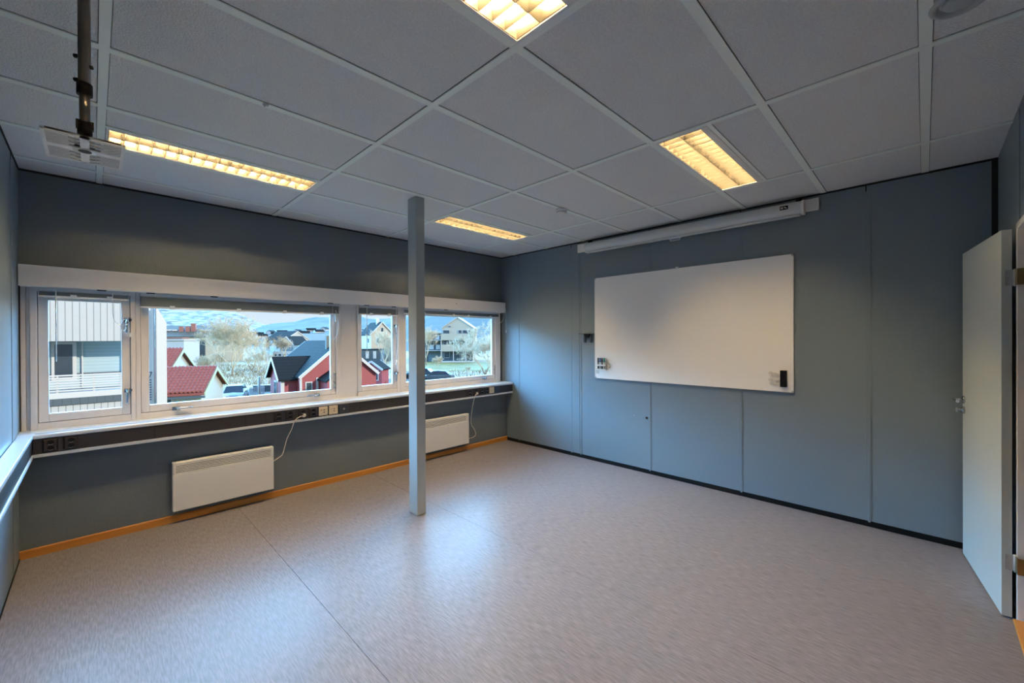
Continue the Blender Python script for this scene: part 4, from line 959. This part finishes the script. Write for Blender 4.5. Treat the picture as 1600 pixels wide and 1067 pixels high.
# picket fence between car and red house
fe = thing('picket_fence', 'short white picket fence right of the white car', 'fence', lt(-24.0, 39.5), 0)
for k in range(14):
    p = at(390 + k * 1.7, 39.0 + k * 0.14) - Vector(fe.location); B(p.x - 0.025, p.x + 0.025, p.y - 0.015, p.y + 0.015, 0, 1.1).build('picket', TRIMW, fe)
p0, p1 = at(389, 38.98) - Vector(fe.location), at(413, 40.9) - Vector(fe.location)
for z in (0.35, 0.9): MB().beam((p0.x, p0.y, z), (p1.x, p1.y, z), 0.03, 0.08).build('rail', TRIMW, fe)

# ------------------------------------------------------------ bare trees and shrubs
def branchy(q, p, d, ln, r, depth, rnd, spread=0.6, up=0.16, tips=None):
    n = 3 if depth > 1 else 2
    pts = [p]; dd = d.copy()
    for i in range(n):
        dd = (dd + Vector((rnd.uniform(-1, 1), rnd.uniform(-1, 1), rnd.uniform(-0.5, 1) * 0.6 + up)) * 0.18).normalized(); pts.append(pts[-1] + dd * ln / n)
    r1 = r * 0.62
    k = len(q.v); sides = 5 if depth > 3 else 3
    for i, pt_ in enumerate(pts):
        a_ = dd.orthogonal().normalized(); b_ = dd.cross(a_); rr = max(0.016, r + (r1 - r) * i / n)
        for s in range(sides):
            t = 2 * PI * s / sides; q.v.append(tuple(pt_ + (a_ * math.cos(t) + b_ * math.sin(t)) * rr))
    for i in range(n):
        for s in range(sides): q.face([k + i * sides + s, k + i * sides + (s + 1) % sides, k + (i + 1) * sides + (s + 1) % sides, k + (i + 1) * sides + s], True)
    if depth <= 0: return
    m_ = 3 if depth > 1 else 4
    for j in range(m_):
        f = 0.45 + 0.55 * (j + 1) / m_; i0 = min(n - 1, int(f * n)); pp = pts[i0].lerp(pts[i0 + 1], f * n - i0)if f < 1 else pts[-1]
        v = Vector((rnd.uniform(-1, 1), rnd.uniform(-1, 1), rnd.uniform(-0.6, 0.8))).normalized()
        nd = (dd * (1 - spread * 0.55) + v * spread + Vector((0, 0, up))).normalized()
        branchy(q, pp, nd, ln * rnd.uniform(0.62, 0.82), r1 * rnd.uniform(0.65, 0.85), depth - 1, rnd, spread, up)
def tree(name, label, cat, loc, h, depth, seed, trunk=0.30, r=0.12, spread=0.65, tm=BARK, bm=TWIG, group=None, stems=1, up=0.16, wide=1.0):
    rnd = random.Random(seed); t = thing(name, label, cat, loc, rnd.uniform(0, 6), group)
    tr_ = MB(); tw = MB()
    for s in range(stems):
        an_ = 2 * PI * s / max(1, stems); lean = Vector((math.cos(an_), math.sin(an_), 0)) * (0.45 if stems > 1 else 0.0)
        d = (Vector((0, 0, 1)) + lean).normalized(); top = d * h * trunk
        if trunk > 0.06: tr_.tube([(0, 0, -0.05), tuple(top * 0.5 + Vector((rnd.uniform(-.1, .1), rnd.uniform(-.1, .1), 0))), tuple(top)], lambda u: r * (1.15 - 0.35 * u), 7, 3)
        for j in range(4 if stems == 1 else 2):
            v = Vector((rnd.uniform(-1, 1), rnd.uniform(-1, 1), 0.1)).normalized() * spread * wide
            branchy(tw, top * (0.75 + 0.25 * (j % 2)), (d + v).normalized(), h * (1 - trunk) * 0.36, r * 0.6, depth, rnd, spread, up)
    if tr_.v: tr_.build('trunk', tm, t)
    tw.build('branches', bm, t)
    return t
TREES = [
 ('bare_tree', 'large bare spreading tree in the middle of the wide window', 'tree', at(363, 64), 9.6, 6, 11, 0.13, 0.15, 0.75, BARK, TWIG, 1),
 ('bare_tree', 'pale bare tree right of the large spreading tree', 'tree', at(393, 76), 7.2, 5, 12, 0.16, 0.10, 0.6, BARK, TWIG, 2),
 ('bare_tree', 'bare tree left of and behind the large spreading tree', 'tree', at(335, 82), 8.5, 5, 13, 0.2, 0.10, 0.65, BARK, TWIG, 2),
 ('shrub', 'bare shrub between the garage roof and the large tree', 'shrub', at(313, 66), 3.4, 4, 14, 0.05, 0.05, 0.7, BARK, TWIG, 4),
 ('shrub', 'low bare shrub just left of the large tree trunk', 'shrub', at(336, 76), 3.8, 4, 15, 0.05, 0.05, 0.7, BARK, TWIG, 4),
 ('shrub', 'bare shrub right of the large tree trunk', 'shrub', at(404, 72), 4.4, 4, 16, 0.05, 0.05, 0.7, BARK, TWIG, 4),
 ('bare_tree', 'dark bare tree in front of the white houses', 'tree', at(424, 88), 6.6, 5, 17, 0.2, 0.08, 0.6, BARK, BARK, 1),
 ('bare_tree', 'reddish bare tree beside the lower storey of the blue gabled house', 'tree', at(445, 101), 6.4, 5, 18, 0.2, 0.08, 0.55, BARK, TWIG, 1),
 ('birch_tree', 'slim white birch left of the red house', 'tree', at(418, 50), 6.0, 3, 19, 0.55, 0.055, 0.4, BIRCH, TWIG, 1),
 ('birch_tree', 'bare birch in front of the cream house', 'tree', at(600, 62), 7.0, 5, 20, 0.32, 0.08, 0.5, BIRCH, TWIG, 1),
 ('birch_tree', 'slim bare birch at the right edge of the narrow window', 'tree', at(611, 57), 6.4, 4, 21, 0.35, 0.06, 0.45, BIRCH, TWIG, 1),
 ('bare_tree', 'wide bare tree right of the apartment building', 'tree', at(758, 64), 7.8, 6, 22, 0.16, 0.12, 0.7, BARK, TWIG, 2),
 ('bare_tree', 'bare tree close to the right edge of the right window', 'tree', at(774, 56), 6.6, 5, 23, 0.2, 0.10, 0.65, BARK, TWIG, 1),
 ('bare_tree', 'bare tree beside the column in the right window', 'tree', at(666, 88), 8.6, 5, 24, 0.2, 0.10, 0.6, BARK, TWIG, 1),
 ('shrub', 'small bare shrub on the lawn left of the apartment terrace', 'shrub', at(684, 80), 2.4, 4, 25, 0.05, 0.03, 0.6, BARK, TWIG, 3),
 ('shrub', 'small pale shrub on the snow bank in the right window', 'shrub', at(733, 67), 1.4, 3, 26, 0.05, 0.03, 0.6, BARK, TWIG, 3),
]
for nm, lab, cat_, lc, h, dep, sd_, tk_, r_, sp_, tm_, bm_, st_ in TREES: tree(nm, lab, cat_, lc, h, dep, sd_, tk_, r_, sp_, tm_, bm_, None, st_)
# dry weeds: uncountable
rnd = random.Random(5); q = MB()
for k in range(5200):
    t_ = rnd.uniform(50, 92); px = rnd.uniform(296, 470) if k % 4 else rnd.uniform(560, 780)
    if px > 630: t_ = rnd.uniform(60, 71)
    p = at(px, t_); h = rnd.uniform(0.15, 0.6); d = Vector((rnd.uniform(-.3, .3), rnd.uniform(-.3, .3), h)); s = RT * rnd.uniform(0.015, 0.04)
    q.quad(p - s, p + s, p + d + s * 0.2, p + d - s * 0.2)
wd = q.build('dry_weeds', GRASS); wd['kind'] = 'stuff'; tag(wd, 'tangle of dry winter weeds and tall grass on the field outside', 'grass')
